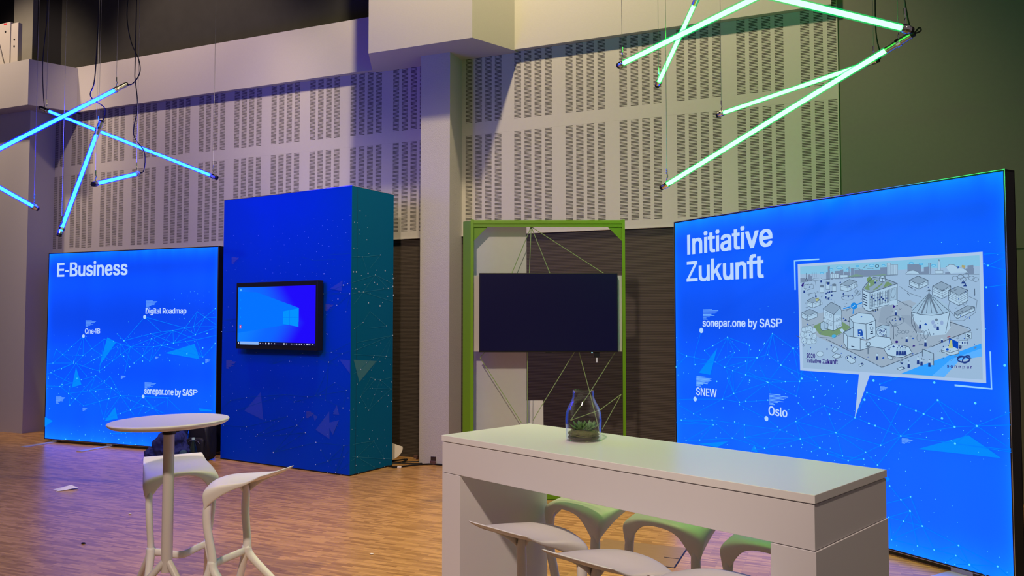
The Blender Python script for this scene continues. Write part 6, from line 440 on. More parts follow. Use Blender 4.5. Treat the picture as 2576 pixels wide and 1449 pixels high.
# left lit wall
aL = .370; ML = Vector((-3.534, 9.415, 0)); OL = ML + Vector((-cos(aL), sin(aL), 0)) * PW_L
lw = light_wall('light_wall', OL, -aL, PW_L, PH_L, .035, m_box_l, 'backlit blue fabric wall headed E-Business, at the back left')
pattern('printed_pattern', NET_L, lw, LIT, PW_L, .0065)
for (t, x0, z0, x1, z1) in [('E', 0.174, 2.186, 0.294, 2.36), ('-', 0.314, 2.242, 0.379, 2.265), ('Business', 0.406, 2.183, 1.398, 2.369), ('Digital Roadmap', 1.722, 1.67, 2.371, 1.758), ('One', 0.696, 1.433, 0.846, 1.501), ('4', 0.855, 1.436, 0.902, 1.501), ('B', 0.913, 1.437, 0.957, 1.501), ('sonepar.one by SAS', 1.728, 0.667, 2.486, 0.768), ('P', 2.498, 0.702, 2.568, 0.767)]: text('lettering', t, x0, z0, x1, z1, -.0045, e_text, lw, .030 if t != 'Business' and t != 'E' else .040)
foot(lw, .16, -.42); foot(lw, 1.13, -.42)
# right lit wall
aR = 1.047; MR = Vector((2.988, 4.714, 0)); OR = MR + Vector((-cos(aR), sin(aR), 0)) * PW_R
rw = light_wall('light_wall', OR, -aR, PW_R, PH_R, .035, m_box_r, 'backlit blue fabric wall headed Initiative Zukunft, behind the white counter')
pattern('printed_pattern', NET_R, rw, LIT, PW_R, .0045)
for (t, x0, z0, x1, z1) in [('I', 0.18, 2.201, 0.217, 2.38), ('nitiative', 0.253, 2.201, 1.158, 2.389), ('Z', 0.168, 1.955, 0.31, 2.136), ('u', 0.331, 1.952, 0.457, 2.0898), ('k', 0.478, 1.955, 0.609, 2.1441), ('unft', 0.628, 1.952, 1.063, 2.1441), ('sonepar.one by SAS', 0.369, 1.53, 1.182, 1.616), ('P', 1.19, 1.554, 1.252, 1.618), ('SNEW', 0.279, 0.938, 0.528, 1.006), ('Oslo', 1.103, 0.846, 1.286, 0.917)]: text('lettering', t, x0, z0, x1, z1, -.0045, e_text, rw, .030 if z1 < 1.9 else .04)
foot(rw, .2, -.30); foot(rw, 2.62, -.33, .4, .14); foot(rw, 1.5, -.30)
# picture board with speech-bubble tail
bd = bmesh.new()
Q = [(1.409, 2.037), (2.812, 2.027), (2.814, 1.217), (1.417, 1.219)]; QI = [(1.432, 2.016), (2.792, 2.007), (2.794, 1.237), (1.443, 1.238)]
flat_poly(bd, Q, -.0042, 0); flat_poly(bd, [(1.929, 1.224), (2.016, 1.222), (1.889, 0.908)], -.0041, 0)
for q in [[(1.373, 2.071), (1.608, 2.068), (1.608, 2.058), (1.387, 2.06)], [(1.373, 2.071), (1.387, 2.06), (1.387, 1.839), (1.375, 1.839)], [(2.617, 1.196), (2.85, 1.188), (2.849, 1.18), (2.617, 1.184)], [(2.838, 1.412), (2.847, 1.412), (2.849, 1.182), (2.841, 1.185)]]: flat_poly(bd, q, -.0042, 1)
me = bpy.data.meshes.new('picture_border'); bd.to_mesh(me); bd.free(); link('picture_border', me, [e_board, e_brk], rw)
BC = dict(**{k_: tuple(v_ * q_ for v_, q_ in zip(c_, (1.10, 1.34, 1.46))) for k_, c_ in dict(sky=(.21, .40, .52), ground=(.29, .36, .47), plaza=(.28, .31, .37), tower=(.16, .19, .27), hill=(.16, .24, .18), white=(.36, .44, .53), pale=(.29, .37, .46), roof=(.22, .27, .34), green=(.15, .22, .11), green2=(.14, .22, .09), cloudc=(.22, .44, .60), cyan=(.06, .30, .50), ink=(.008, .018, .05), ink2=(.045, .062, .095), grey=(.115, .145, .195), navy=(.012, .032, .16), navy2=(.01, .06, .30), navy3=(.0, .045, .36), violet=(.02, .006, .14), yellow=(.42, .40, .16), hub=(.01, .18, .52), corner=(.03, .26, .68), corner2=(.09, .32, .68), shade=(.24, .27, .33), lilac=(.24, .29, .44), gold=(.34, .27, .12), rust=(.25, .05, .08)).items()})
KEYS = list(BC)
bd = bmesh.new()
flat_poly(bd, QI, -.0044, KEYS.index('ground'))
for i, (c, p) in enumerate(BOARD_FILLS): flat_poly(bd, [(p[j] * .001, p[j + 1] * .001) for j in range(0, len(p), 2)], -.0045 - .000006 * i, KEYS.index(c))
for i, (c, w, p) in enumerate(BOARD_STROKES):
    pts = [(p[j] * .001, p[j + 1] * .001) for j in range(0, len(p), 2)]
    for a, b_ in zip(pts, pts[1:]): flat_poly(bd, seg_poly(*a, *b_, w * .001 * .8), -.0072 - .000001 * i, KEYS.index(c))
me = bpy.data.meshes.new('picture_drawing'); bd.to_mesh(me); bd.free()
tag(link('picture_drawing', me, [em('drawing_' + k, BC[k]) for k in KEYS], rw), 'line drawing of a small town with people, hexagon booths and a round tent')
for (t, x0, z0, x1, z1) in [('2020', 1.483, 1.319, 1.559, 1.352), ('I', 1.484, 1.282, 1.49, 1.31), ('nitiative', 1.496, 1.282, 1.611, 1.313), ('Z', 1.625, 1.282, 1.645, 1.313), ('ukunft', 1.649, 1.283, 1.757, 1.317), ('sonepar', 2.573, 1.296, 2.732, 1.316)]: text('lettering', t, x0, z0, x1, z1, -.0082, em('drawing_violet', BC['violet']), rw, .04 if t != 'sonepar' else .03, 1.0 if t != 'sonepar' else 1.35)

# ------------------------------------------------------------------ blue tower with monitor
aT = .537; MT = Vector((-1.672, 8.140, 0)); OT = MT + Vector((-cos(aT), sin(aT), 0)) * 1.991
tw = empty('display_tower', OT, -aT, 'tall blue printed display tower carrying a wall monitor', 'display tower')
TW, TD, TH = 1.991, .681, 3.011
bm = bmesh.new(); box(bm, 0, 0, .004, TW, TD, TH, bev=.002)
for f in bm.faces: f.material_index = 1 if f.calc_center_median().x > TW - .001 else 0
obj('body', bm, [m_tower, m_tower_side], tw)
bm = bmesh.new(); box(bm, -.001, -.001, 0.0, TW + .001, TD + .001, .012); obj('plinth', bm, m_blackplastic, tw)
bm = bmesh.new(); box(bm, TW, .085, .012, TW + .0006, .088, TH); obj('panel_joint', bm, mat('dark_blue_joint', (.0, .03, .08), .6), tw)  # dark line where the side panels meet
bm = bmesh.new(); box(bm, -.001, -.001, TH - .001, TW + .001, TD + .001, TH + .004); tag(obj('top_edge', bm, m_alu, tw), 'bright top edge')
pattern('printed_pattern', NET_F, tw, PRN, TW, .0045)
PRS = [p_dot, mat('print_line_teal', (.022, .20, .36), .6, spec=.08), mat('print_triangle_teal', (.05, .19, .27), .6, spec=.08), p_flag, p_dot]
ps = pattern('printed_pattern', NET_S, tw, PRS, TD, .0045, -.0012); ps.location = (TW, 0, 0); ps.rotation_euler = (0, 0, pi / 2)
MON = (0.3716, 1.6304, 1.2879, 2.0269)   # outer corners of the monitor on the tower face
mx0, mx1, mz0, mz1 = MON
mo = empty('monitor', OT + Vector((cos(aT), -sin(aT), 0)) * ((mx0 + mx1) / 2) + Vector((0, 0, (mz0 + mz1) / 2)), -aT, 'wide black bezel monitor showing a blue desktop, mounted on the blue tower', 'monitor')
mw, mh = mx1 - mx0, mz1 - mz0
F0, F1 = -.115, -.035     # front and back of the housing
bm = bmesh.new(); box(bm, -mw / 2, F0, -mh / 2, mw / 2, F1, mh / 2, bev=.004); obj('housing', bm, m_blackplastic, mo)
bm = bmesh.new(); box(bm, -.25, F1, -.18, .25, -.001, .18); obj('wall_bracket', bm, m_blackmetal, mo)
bt, bb, bl, brr = .052, .045, .030, .030
sx0, sx1, sz0, sz1 = -mw / 2 + bl, mw / 2 - brr, -mh / 2 + bb, mh / 2 - bt
def desktop():
    m = mat('lit_desktop', (0, 0, 0), .25, spec=.4); n, l, b = nodes(m)
    co, x, y, z = objco(n, l)
    u = mth(n, l, 'DIVIDE', mth(n, l, 'SUBTRACT', x, sx0), sx1 - sx0); v = mth(n, l, 'DIVIDE', mth(n, l, 'SUBTRACT', z, sz0), sz1 - sz0)
    g = mth(n, l, 'ADD', mth(n, l, 'MULTIPLY', u, 1.0), mth(n, l, 'MULTIPLY', mth(n, l, 'ABSOLUTE', mth(n, l, 'SUBTRACT', v, .38)), .42))
    cr = n.new('ShaderNodeValToRGB'); cr.color_ramp.interpolation = 'EASE'
    e = cr.color_ramp.elements; e[0].position = .10; e[0].color = (0, .21, 1, 1); e[1].position = .90; e[1].color = (.010, .0, .96, 1)
    q = cr.color_ramp.elements.new(.5); q.color = (0, .13, 1, 1)
    l.new(g, cr.inputs[0]); l.new(cr.outputs[0], b.inputs['Emission Color']); b.inputs['Emission Strength'].default_value = 1.0
    return m
bm = bmesh.new(); box(bm, sx0, F0 - .0015, sz0, sx1, F0 + .002, sz1); scr = obj('screen', bm, desktop(), mo)
sw, sh = sx1 - sx0, sz1 - sz0
SP = lambda u, v: (sx0 + u * sw, sz1 - v * sh)
bm = bmesh.new()
for i, (c, p) in enumerate(((0, [(.0, .07), (.25, .09), (.80, .37), (.80, .60), (.60, .66), (.0, .80)]), (0, [(.0, .30), (.62, .42), (.62, .62), (.0, .70)]),)): flat_poly(bm, [SP(*q) for q in p], F0 - .0019 - .0001 * i, c)
for p in ([(.603, .425), (.682, .405), (.682, .525), (.603, .525)], [(.687, .404), (.797, .375), (.797, .525), (.687, .525)], [(.603, .531), (.682, .531), (.682, .655), (.603, .638)], [(.687, .531), (.797, .531), (.797, .685), (.687, .656)]):
    flat_poly(bm, [SP(*q) for q in p], F0 - .0024, 1)
me = bpy.data.meshes.new('wallpaper_glow'); bm.to_mesh(me); bm.free()
link('wallpaper_glow', me, [em('desktop_beam', (0, .172, 1)), em('desktop_window_panes', (0, .29, 1))], scr)
bm = bmesh.new(); flat_poly(bm, [SP(0, .945), SP(1, .952), SP(1, 1.0), SP(0, 1.0)], F0 - .0026, 0); flat_poly(bm, [SP(.035, .945), SP(.29, .945), SP(.29, .995), SP(.035, .995)], F0 - .0030, 1)
for u in (.018, .31, .345, .385, .425, .46, .50, .62, .65, .71, .73, .755, .78, .81, .835, .87, .905, .975):
    r = .006 if u not in (.018, .385, .425, .62) else .009
    flat_poly(bm, ngon(*SP(u, .972), r * 1.1, 8), F0 - .0031, 2)
for k in range(2): flat_poly(bm, [SP(.895, .962 + .016 * k), SP(.945, .962 + .016 * k), SP(.945, .970 + .016 * k), SP(.895, .970 + .016 * k)], F0 - .0031, 2)
me = bpy.data.meshes.new('taskbar'); bm.to_mesh(me); bm.free(); link('taskbar', me, [em('taskbar_dark', (.006, .006, .03)), em('taskbar_search', (.26, .46, .90)), em('taskbar_icon', (.62, .66, .85))], scr)
ICON = [em('icon_blue', (.10, .45, .95)), em('icon_red', (.42, .06, .32)), em('icon_pink', (.95, .55, .80)), em('icon_faint', (.0, .27, 1))]
def icon(polys):
    bm = bmesh.new()
    for i, (c, p) in enumerate(polys): flat_poly(bm, p, F0 - .0031 - .0003 * i, c)
    me = bpy.data.meshes.new('desktop_icon'); bm.to_mesh(me); bm.free(); link('desktop_icon', me, ICON, scr)
for v, c, r in ((.045, 0, .014), (.22, 3, .008), (.36, 3, .009), (.52, 3, .009)): icon([(c, ngon(*SP(.04, v), r, 8))])
icon([(1, [SP(.027, .655), SP(.053, .655), SP(.053, .72), SP(.027, .72)]), (2, ngon(*SP(.04, .687), .010, 10))])

# ------------------------------------------------------------------ green frame stand with TV
gf = empty('frame_stand', (.33, 7.10, 0), 0, 'lime green metal frame stand with strung cords, holding the dark television', 'display stand')
X0, X1, GZ = -.705, .695, 2.514      # local x of the outer edges
def gbox(name, *a, bev=.002): return boxo(name, m_green, gf, *a, bev=bev)
# left post: front lip and a splayed side plate
bm = bmesh.new(); prism(bm, [(X0, -.015), (X0 + .027, -.015), (X0 + .027, .10), (X0 + .018, .10), (X0 + .018, .01), (X0, .01)], .0, GZ + .004); prism(bm, [(X0, -.014), (X0 + .006, -.010), (X0 - .068, .078), (X0 - .074, .072)], 0, GZ - .004); obj('post', bm, m_green, gf)
bm = bmesh.new(); prism(bm, [(X1 - .026, -.015), (X1, -.015), (X1, .10), (X1 - .008, .10), (X1 - .008, .0), (X1 - .026, .0)], .0, GZ + .004); obj('post', bm, m_green, gf)
bm = bmesh.new(); box(bm, X0 + .027, -.013, GZ - .033, X1 - .026, .10, GZ, bev=.001); box(bm, X0 + .027, -.006, GZ - .06, X1 - .026, .006, GZ - .03); obj('top_rail', bm, m_green, gf)
bm = bmesh.new(); box(bm, X0 + .027, -.02, .004, X1 - .026, .10, .05, bev=.002); obj('bottom_rail', bm, m_green, gf)
for sx in (1, -1):
    xa = X0 + .025 if sx > 0 else X1 - .024
    bm = bmesh.new()
    tri = [(xa, GZ - .03), (xa + sx * .155, GZ - .03), (xa, GZ - .19)]
    v0 = [bm.verts.new((x, .012, z)) for x, z in tri]; v1 = [bm.verts.new((x, .018, z)) for x, z in tri]
    bm.faces.new(v0); bm.faces.new(v1[::-1])
    for i in range(3): bm.faces.new((v0[i], v0[(i + 1) % 3], v1[(i + 1) % 3], v1[i]))
    obj('corner_gusset', bm, m_green, gf)
    bm = bmesh.new(); tri = [(xa, .05), (xa + sx * .155, .05), (xa, .21)]
    v0 = [bm.verts.new((x, .012, z)) for x, z in tri]; v1 = [bm.verts.new((x, .018, z)) for x, z in tri]
    bm.faces.new(v0); bm.faces.new(v1[::-1])
    for i in range(3): bm.faces.new((v0[i], v0[(i + 1) % 3], v1[(i + 1) % 3], v1[i]))
    obj('corner_gusset', bm, m_green, gf)
# pale boards behind the TV
tag(boxo('mount_board', m_panel, gf, X0 + .03, .0, 1.322, X1 - .03, .018, 2.011, bev=.001), 'pale grey board behind the television')
tag(boxo('back_panel', m_panel, gf, -.715, .16, .0, -.195, .185, 2.52, bev=.001), 'tall pale grey panel')
# strung cords
def cord(a, b_, r=.0038):
    bm = bmesh.new(); tube(bm, [a, b_], r, 6); tag(obj('cord', bm, m_cord, gf), 'pale green cord')
T = (-.155, .03, GZ - .055)
for x in (-.345, -.173, .028, .555): cord(T, (x, .03, 2.0))
cord((-.62, .03, 1.265), (-.545, .03, 1.35)); cord((-.62, .03, 1.265), (-.245, .03, .68)); cord((-.190, .03, 1.33), (-.190, .03, .05))
cord((.245, .03, 1.33), (-.05, .03, .85)); cord((-.05, .03, .85), (-.14, .03, .70)); cord((.275, .03, 1.33), (.375, .03, .95)); cord((.615, .03, 1.33), (.375, .03, .95))
cord((.66, .03, .935), (.46, .03, .79)); cord((.66, .03, .935), (.485, .03, .62)); cord((.375, .03, .95), (.46, .03, .60)); cord((.46, .03, .60), (.20, .03, .55)); cord((.375, .03, .95), (.20, .03, .70)); cord((.20, .03, .70), (.485, .03, .80))
cord((.085, .03, .06), (.035, .03, .14)); cord((.085, .03, .06), (.13, .03, .14))
# TV
tv = empty('television', (.325, 7.0, 1.673), 0, 'large switched off flat television in the green frame stand', 'television')
TWd, THt = 1.236, .706
bm = bmesh.new(); box(bm, -TWd / 2, -.018, -THt / 2, TWd / 2, .05, THt / 2, bev=.004); obj('housing', bm, m_blackplastic, tv)
bm = bmesh.new(); box(bm, -TWd / 2 + .008, -.0195, -THt / 2 + .014, TWd / 2 - .008, -.016, THt / 2 - .008); obj('screen', bm, m_screen_off, tv)
bm = bmesh.new(); box(bm, -.3, .05, -.2, .3, .098, .2); obj('wall_bracket', bm, m_blackmetal, tv)
bm = bmesh.new(); box(bm, -.028, -.017, -THt / 2 - .006, .028, .0, -THt / 2 + .002, bev=.001); obj('logo_tab', bm, m_blackplastic, tv)
bm = bmesh.new(); box(bm, .384, -.014, -THt / 2 - .007, .392, .004, -THt / 2 + .001); obj('standby_light', bm, em('standby_blue', (.25, .75, 1), 3.0), tv)
dg = empty('streaming_stick', (.325 + .43, 7.0, 1.673 - THt / 2), 0, 'small black plug-in stick with white plug hanging below the television', 'dongle')
boxo('stick', m_blackplastic, dg, -.024, -.004, -.048, .024, .012, .006, bev=.002)
boxo('plug', mat('white_plug', (.75, .74, .72), .4), dg, -.007, -.001, -.092, .007, .007, -.050, bev=.001)
# white card leaning behind the frame
wc = obj('white_card', box(bmesh.new(), -.17, -.004, 0, .17, .004, .845), m_card); wc.location = (.128, 7.42, .0); wc.rotation_euler = (-.09, 0, 0)
tag(wc, 'plain white card leaning on the ribbed wall behind the green frame', 'card')

# ------------------------------------------------------------------ white counter table
aC = .79; MC = Vector((.9027, 2.3642, 0)); CL, CW, CH = 1.733, .5697, 1.08
OC = MC + Vector((-cos(aC), sin(aC), 0)) * CL
ct = empty('counter_table', OC, -aC, 'long white high counter table with panel legs and glossy top', 'counter table')
def CP(x, y, z=0): return OC + Vector((cos(aC), -sin(aC), 0)) * x + Vector((sin(aC), cos(aC), 0)) * y + Vector((0, 0, z))
boxo('tabletop', m_lacquer, ct, -.003, -.003, CH - .0265, CL + .003, CW + .003, CH, bev=.0015)
bm = bmesh.new(); box(bm, 0, 0, CH - .166, CL, CW, CH - .030, bev=.001); box(bm, .004, .004, CH - .031, CL - .004, CW - .004, CH - .026); obj('apron', bm, m_white_side, ct)
boxo('leg', m_white_side, ct, 0, 0, 0, .122, CW, CH - .1685, bev=.001)
boxo('leg', m_white_side, ct, CL - .140, -.003, 0, CL + .004, CW + .003, CH - .1685, bev=.001)

# terrarium jar on the counter
vz = empty('terrarium', (.311, 3.432, CH), 0, 'clear glass bottle terrarium with moss and succulents on the white counter', 'terrarium')
GS = .9455
outer = [(0, .0005), (.070, .0005), (.079, .006), (.0815, .018), (.082, .06), (.0835, .095), (.081, .125), (.071, .155), (.056, .180), (.050, .196), (.0485, .215), (.0495, .230)]
inner = [(.0465, .230), (.0455, .215), (.047, .196), (.053, .1785), (.068, .153), (.078, .124), (.0805, .095), (.079, .06), (.0785, .018), (.074, .010), (.066, .006), (0, .006)]
bm = bmesh.new(); lathe(bm, [(r * GS, z * GS) for r, z in outer + inner], 56); bmesh.ops.recalc_face_normals(bm, faces=bm.faces[:]); obj('glass_jar', bm, m_glass, vz, smooth=True)
random.seed(3)
bm = bmesh.new(); lathe(bm, [(0, .0065), (.058, .0068), (.067, .012), (.069, .018), (.0, .020)], 32); obj('soil', bm, noisy(mat('dark_potting_soil', rough=.95), (.025, .017, .012), (.07, .05, .03), 90, 4), vz)
bm = bmesh.new()
bmesh.ops.create_uvsphere(bm, u_segments=48, v_segments=28, radius=1)
for v in bm.verts:
    p = v.co.copy(); k = 1 + .14 * noise.noise(p * 4.0) + .10 * noise.noise(p * 11)
    v.co = Vector((p.x * .066 * min(k, 1.06), p.y * .066 * min(k, 1.06), .030 + p.z * .024 * k))
obj('moss', bm, noisy(mat('brown_green_moss', rough=.95), (.045, .055, .012), (.17, .145, .05), 160, 5, 1.0, .004), vz, smooth=True)
bm = bmesh.new()
for i in range(900):
    a = random.random() * 2 * pi; r = .066 * math.sqrt(random.random()); h = .050 - .022 * (r / .066) ** 2
    p = Vector((r * cos(a), r * sin(a), h)); d = Vector((random.uniform(-1, 1), random.uniform(-1, 1), random.uniform(.2, 1.2))).normalized() * random.uniform(.007, .015)
    q = d.cross(Vector((0, 0, 1))).normalized() * .0009
    bm.faces.new([bm.verts.new(p - q), bm.verts.new(p + q), bm.verts.new(p + d)])
tag(obj('moss_strands', bm, noisy(mat('moss_strand', rough=.9), (.07, .08, .015), (.24, .20, .07), 60), vz), kind='stuff')
def leaf(bm, base, d, L, w, up):
    d = d.normalized(); side = d.cross(up).normalized(); nrm = side.cross(d).normalized()
    prof = [(0, .35, 0), (.25, .85, .02), (.55, 1.0, .05), (.8, .6, .11), (1.0, .04, .2)]
    rings = []
    for t, k, b_ in prof:
        c_ = base + d * (L * t) + nrm * (L * b_)
        rings.append([bm.verts.new(c_ + side * (w * k * cos(q)) + nrm * (w * .32 * k * sin(q))) for q in [2 * pi * j / 8 for j in range(8)]])
    for A, B in zip(rings, rings[1:]):
        for j in range(8): bm.faces.new((A[j], A[(j + 1) % 8], B[(j + 1) % 8], B[j]))
    bm.faces.new(rings[0][::-1]); bm.faces.new(rings[-1])
m_succ = noisy(mat('succulent_leaf', rough=.42, spec=.4), (.055, .14, .030), (.13, .24, .085), 55, 2)
m_succ2 = noisy(mat('succulent_leaf_pale', rough=.42, spec=.4), (.12, .22, .09), (.20, .32, .15), 55, 2)
for (x, y, sc, mm_) in ((-.018, -.020, 1.32, m_succ), (.030, .010, 1.2, m_succ2), (.010, -.032, .95, m_succ)):
    bm = bmesh.new(); base = Vector((x, y, .046))
    for ring, (n_, el, L) in enumerate(((7, .35, .040), (6, .75, .038), (4, 1.15, .030))):
        for k in range(n_):
            a = 2 * pi * (k + .5 * ring + random.random() * .2) / n_
            leaf(bm, base, Vector((cos(a) * cos(el), sin(a) * cos(el), sin(el))), L * sc, .0085 * sc, Vector((0, 0, 1)) if el < 1.4 else Vector((cos(a), sin(a), 0)))
    obj('succulent', bm, mm_, vz, smooth=True)

# ------------------------------------------------------------------ moulded stools
def seat_mesh():
    bm = bmesh.new(); NR, NC = 9, 9
    def hw(t): return .166 + .048 * t
    def zt(s_, t):
        z = .762
        if t < .25: z += .030 * ((.25 - t) / .25) ** 1.3
        if t > .6: z -= .024 * ((t - .6) / .4) ** 1.6
        return z - .018 * (1 - s_ * s_) * sin(pi * min(1, t / .9)) - .050 * abs(s_) ** 2.5 * t ** 1.3 
    G = []
    for j in range(NR):
        t = j / (NR - 1); row = []
        for i in range(NC):
            s_ = -1 + 2 * i / (NC - 1)
            y = -.182 + .352 * t - (.018 * s_ * s_ if t > .5 else 0) * (t - .5) * 2
            row.append(bm.verts.new((hw(t) * s_, y, zt(s_, t))))
        G.append(row)
    for j in range(NR - 1):
        for i in range(NC - 1): bm.faces.new((G[j][i], G[j][i + 1], G[j + 1][i + 1], G[j + 1][i]))
    # skirt: thin at the back corners, deep at the front corners, arched in the middle of the front
    per = [(G[j][0], j / (NR - 1), -1) for j in range(NR)] + [(G[NR - 1][i], 1, -1 + 2 * i / (NC - 1)) for i in range(1, NC)] + [(G[j][NC - 1], j / (NR - 1), 1) for j in range(NR - 2, -1, -1)]
    lo1 = []; lo2 = []
    for v, t, s_ in per:
        dp = .010 + .106 * t ** 1.7 if abs(s_) == 1 and t < 1 else .024 + .092 * min(1, abs(s_) / .82) ** 4
        inx = -.028 * s_ * (dp / .145); iny = -.012 * (dp / .145) if t == 1 else .035 * (dp / .145) * (t ** 3)
        lo1.append(bm.verts.new((v.co.x + inx * .45, v.co.y + iny * .45, v.co.z - dp * .5)))
        lo2.append(bm.verts.new((v.co.x + inx, v.co.y + iny, v.co.z - dp)))
    n = len(per)
    for k in range(n - 1):
        bm.faces.new((per[k][0], per[k + 1][0], lo1[k + 1], lo1[k])); bm.faces.new((lo1[k], lo1[k + 1], lo2[k + 1], lo2[k]))
    bmesh.ops.recalc_face_normals(bm, faces=bm.faces[:])
    if sum(f.normal.z for f in bm.faces) < 0: bmesh.ops.reverse_faces(bm, faces=bm.faces[:])
    me = bpy.data.meshes.new('seat'); bm.to_mesh(me); bm.free()
    return me
SEAT = seat_mesh()
def side_leg_mesh(sx):
    bm = bmesh.new()
    tube(bm, catmull([(sx * .160, .125, .665), (sx * .171, .135, .600), (sx * .168, .134, .50), (sx * .156, .112, .36), (sx * .152, .112, .295)], 4), [.012, .016, .019, .0205, .0215, .0215, .0215, .0215, .021, .021, .0205, .0205, .021, .0215, .022, .023, .024][:17], 12, flat=(.86, 1.12))
    tube(bm, catmull([(sx * .152, .112, .32), (sx * .158, .128, .26), (sx * .178, .175, .12), (sx * .196, .215, .0)], 4), [.024, .0235, .023, .0225, .022, .0215, .021, .0205, .020, .0195, .019, .0185, .018], 12)
    tube(bm, catmull([(sx * .152, .112, .32), (sx * .160, .085, .26), (sx * .184, -.06, .12), (sx * .205, -.195, .0)], 4), [.024, .0235, .023, .0225, .022, .0215, .021, .0205, .020, .0195, .019, .0185, .018], 12)
    me = bpy.data.meshes.new('leg'); bmesh.ops.recalc_face_normals(bm, faces=bm.faces[:])
    for f in bm.faces: f.smooth = True
    bm.to_mesh(me); bm.free(); return me
LEGS = [side_leg_mesh(-1), side_leg_mesh(1)]
bm = bmesh.new(); tube(bm, catmull([(-.152, .112, .300), (-.10, .128, .292), (-.03, .165, .278), (.0, .170, .275), (.03, .165, .278), (.10, .128, .292), (.152, .112, .300)], 4), .017, 10, flat=(.55, 1.25))
for f in bm.faces: f.smooth = True
REST = bpy.data.meshes.new('footrest'); bmesh.ops.recalc_face_normals(bm, faces=bm.faces[:]); bm.to_mesh(REST); bm.free()
for me in [SEAT, REST] + LEGS: me.materials.append(m_stool)
def build_stool(label, group):
    r = empty('bar_stool', label=label, cat='bar stool', group=group)
    s_ = bpy.data.objects.new('seat', SEAT); COL.objects.link(s_); s_.parent = r
    sd = s_.modifiers.new('thickness', 'SOLIDIFY'); sd.thickness = .011; sd.offset = -1
    subsurf(s_, 2)
    for me in LEGS:
        q = bpy.data.objects.new('leg', me); COL.objects.link(q); q.parent = r
    q = bpy.data.objects.new('footrest', REST); COL.objects.link(q); q.parent = r
    return r
def dup(root, label, group):
    r = root.copy(); COL.objects.link(r); r['label'] = label; r['group'] = group
    for ch in root.children:
        k = ch.copy(); COL.objects.link(k); k.parent = r
    return r
stool0 = build_stool('white moulded bar stool standing behind the round table', 'stools at the round table')
stool0.location = (-1.965, 4.65, 0.0); stool0.rotation_euler = (0, 0, 3.7016)
for lab, grp, x, y, rz in (
    ('white moulded bar stool right of the round table, its lip towards the tower', 'stools at the round table', *(-1.445, 4.34, 1.2908)),
    ('white moulded bar stool near side of counter, closest to its left leg', 'stools on the near side of the counter', *(0.0654, 3.2343, -0.79)),
    ('white moulded bar stool near side of counter, middle one of that row', 'stools on the near side of the counter', *(0.3464, 2.8423, -0.79)),
    ('white moulded bar stool near side of counter, closest to its right leg', 'stools on the near side of the counter', *(0.6684, 2.6056, -0.59)),
    ('white moulded bar stool far side of counter, in front of the green frame', 'stools on the far side of the counter', *(0.39, 3.79, 2.1716)),
    ('white moulded bar stool far side of counter, middle one of that row', 'stools on the far side of the counter', *(0.74, 3.52, 2.3516)),
    ('white moulded bar stool far side of counter, half hidden by its right leg', 'stools on the far side of the counter', *(1.08, 3.155, 2.3516))):
    o = dup(stool0, lab, grp); o.location = (x, y, 0); o.rotation_euler = (0, 0, rz)

# ------------------------------------------------------------------ round bistro table
rt = empty('bistro_table', (-1.8338, 4.219, 0.0), 0, 'round white high bistro table on a grey pole', 'bistro table')
RZ, RR = 1.07, .303
bm = bmesh.new(); lathe(bm, [(0, RZ - .030), (RR - .045, RZ - .030), (RR - .022, RZ - .026), (RR - .008, RZ - .018), (RR - .001, RZ - .009), (RR, RZ - .005), (RR - .003, RZ - .001), (RR - .009, RZ + .0005), (RR - .020, RZ), (0, RZ)], 72); tt_ = obj('tabletop', bm, m_table_w, rt, smooth=True, angle=50); tt_.rotation_euler = (0, -.020, 0); tt_.location = (.0214, 0, 0)
bm = bmesh.new(); lathe(bm, [(0, RZ - .075), (.033, RZ - .075), (.036, RZ - .045), (.055, RZ - .036), (.060, RZ - .0295), (0, RZ - .0295)], 24); tag(obj('tilt_joint', bm, m_blackplastic, rt), 'black joint under the top')
bm = bmesh.new(); tube(bm, [(0, 0, RZ - .070), (0, 0, .6), (0, 0, .27)], [.0275, .0285, .0285], 24); obj('pole', bm, m_pole, rt, smooth=True, angle=50)
for k in range(3):
    a = -pi / 2 + pi / 3 + 2 * pi * k / 3 + .0
    d = Vector((cos(a), sin(a), 0))
    bm = bmesh.new(); tube(bm, catmull([Vector((0, 0, .325)) + d * .012, Vector((0, 0, .29)) + d * .045, Vector((0, 0, .14)) + d * .18, Vector((0, 0, .012)) + d * .295, Vector((0, 0, .0)) + d * .31], 4), .019, 12); obj('leg', bm, m_pole, rt, smooth=True, angle=60)

# ------------------------------------------------------------------ tube lights
def glow(name, c, k): return em(name, c, k)
m_blue_t = glow('blue_led_tube', (.00095, .0075, 1), 240.0)
m_green_t = glow('green_led_tube', (.0175, 1, .025), 76.0)
def sleeve(name, c):  # see-through glowing shell that imitates the bloom halo round a tube
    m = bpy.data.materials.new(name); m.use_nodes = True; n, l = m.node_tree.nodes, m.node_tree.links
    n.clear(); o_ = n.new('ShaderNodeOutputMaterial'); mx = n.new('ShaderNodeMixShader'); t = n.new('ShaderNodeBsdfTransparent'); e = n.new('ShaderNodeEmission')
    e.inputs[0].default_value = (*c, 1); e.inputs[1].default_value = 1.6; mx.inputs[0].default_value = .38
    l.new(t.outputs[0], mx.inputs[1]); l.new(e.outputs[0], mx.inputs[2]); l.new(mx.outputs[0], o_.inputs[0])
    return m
m_halo_b = sleeve('blue_tube_halo', (.0, .012, 1)); m_halo_g = sleeve('green_tube_halo', (.0, .42, .10))
CEIL = 9.0
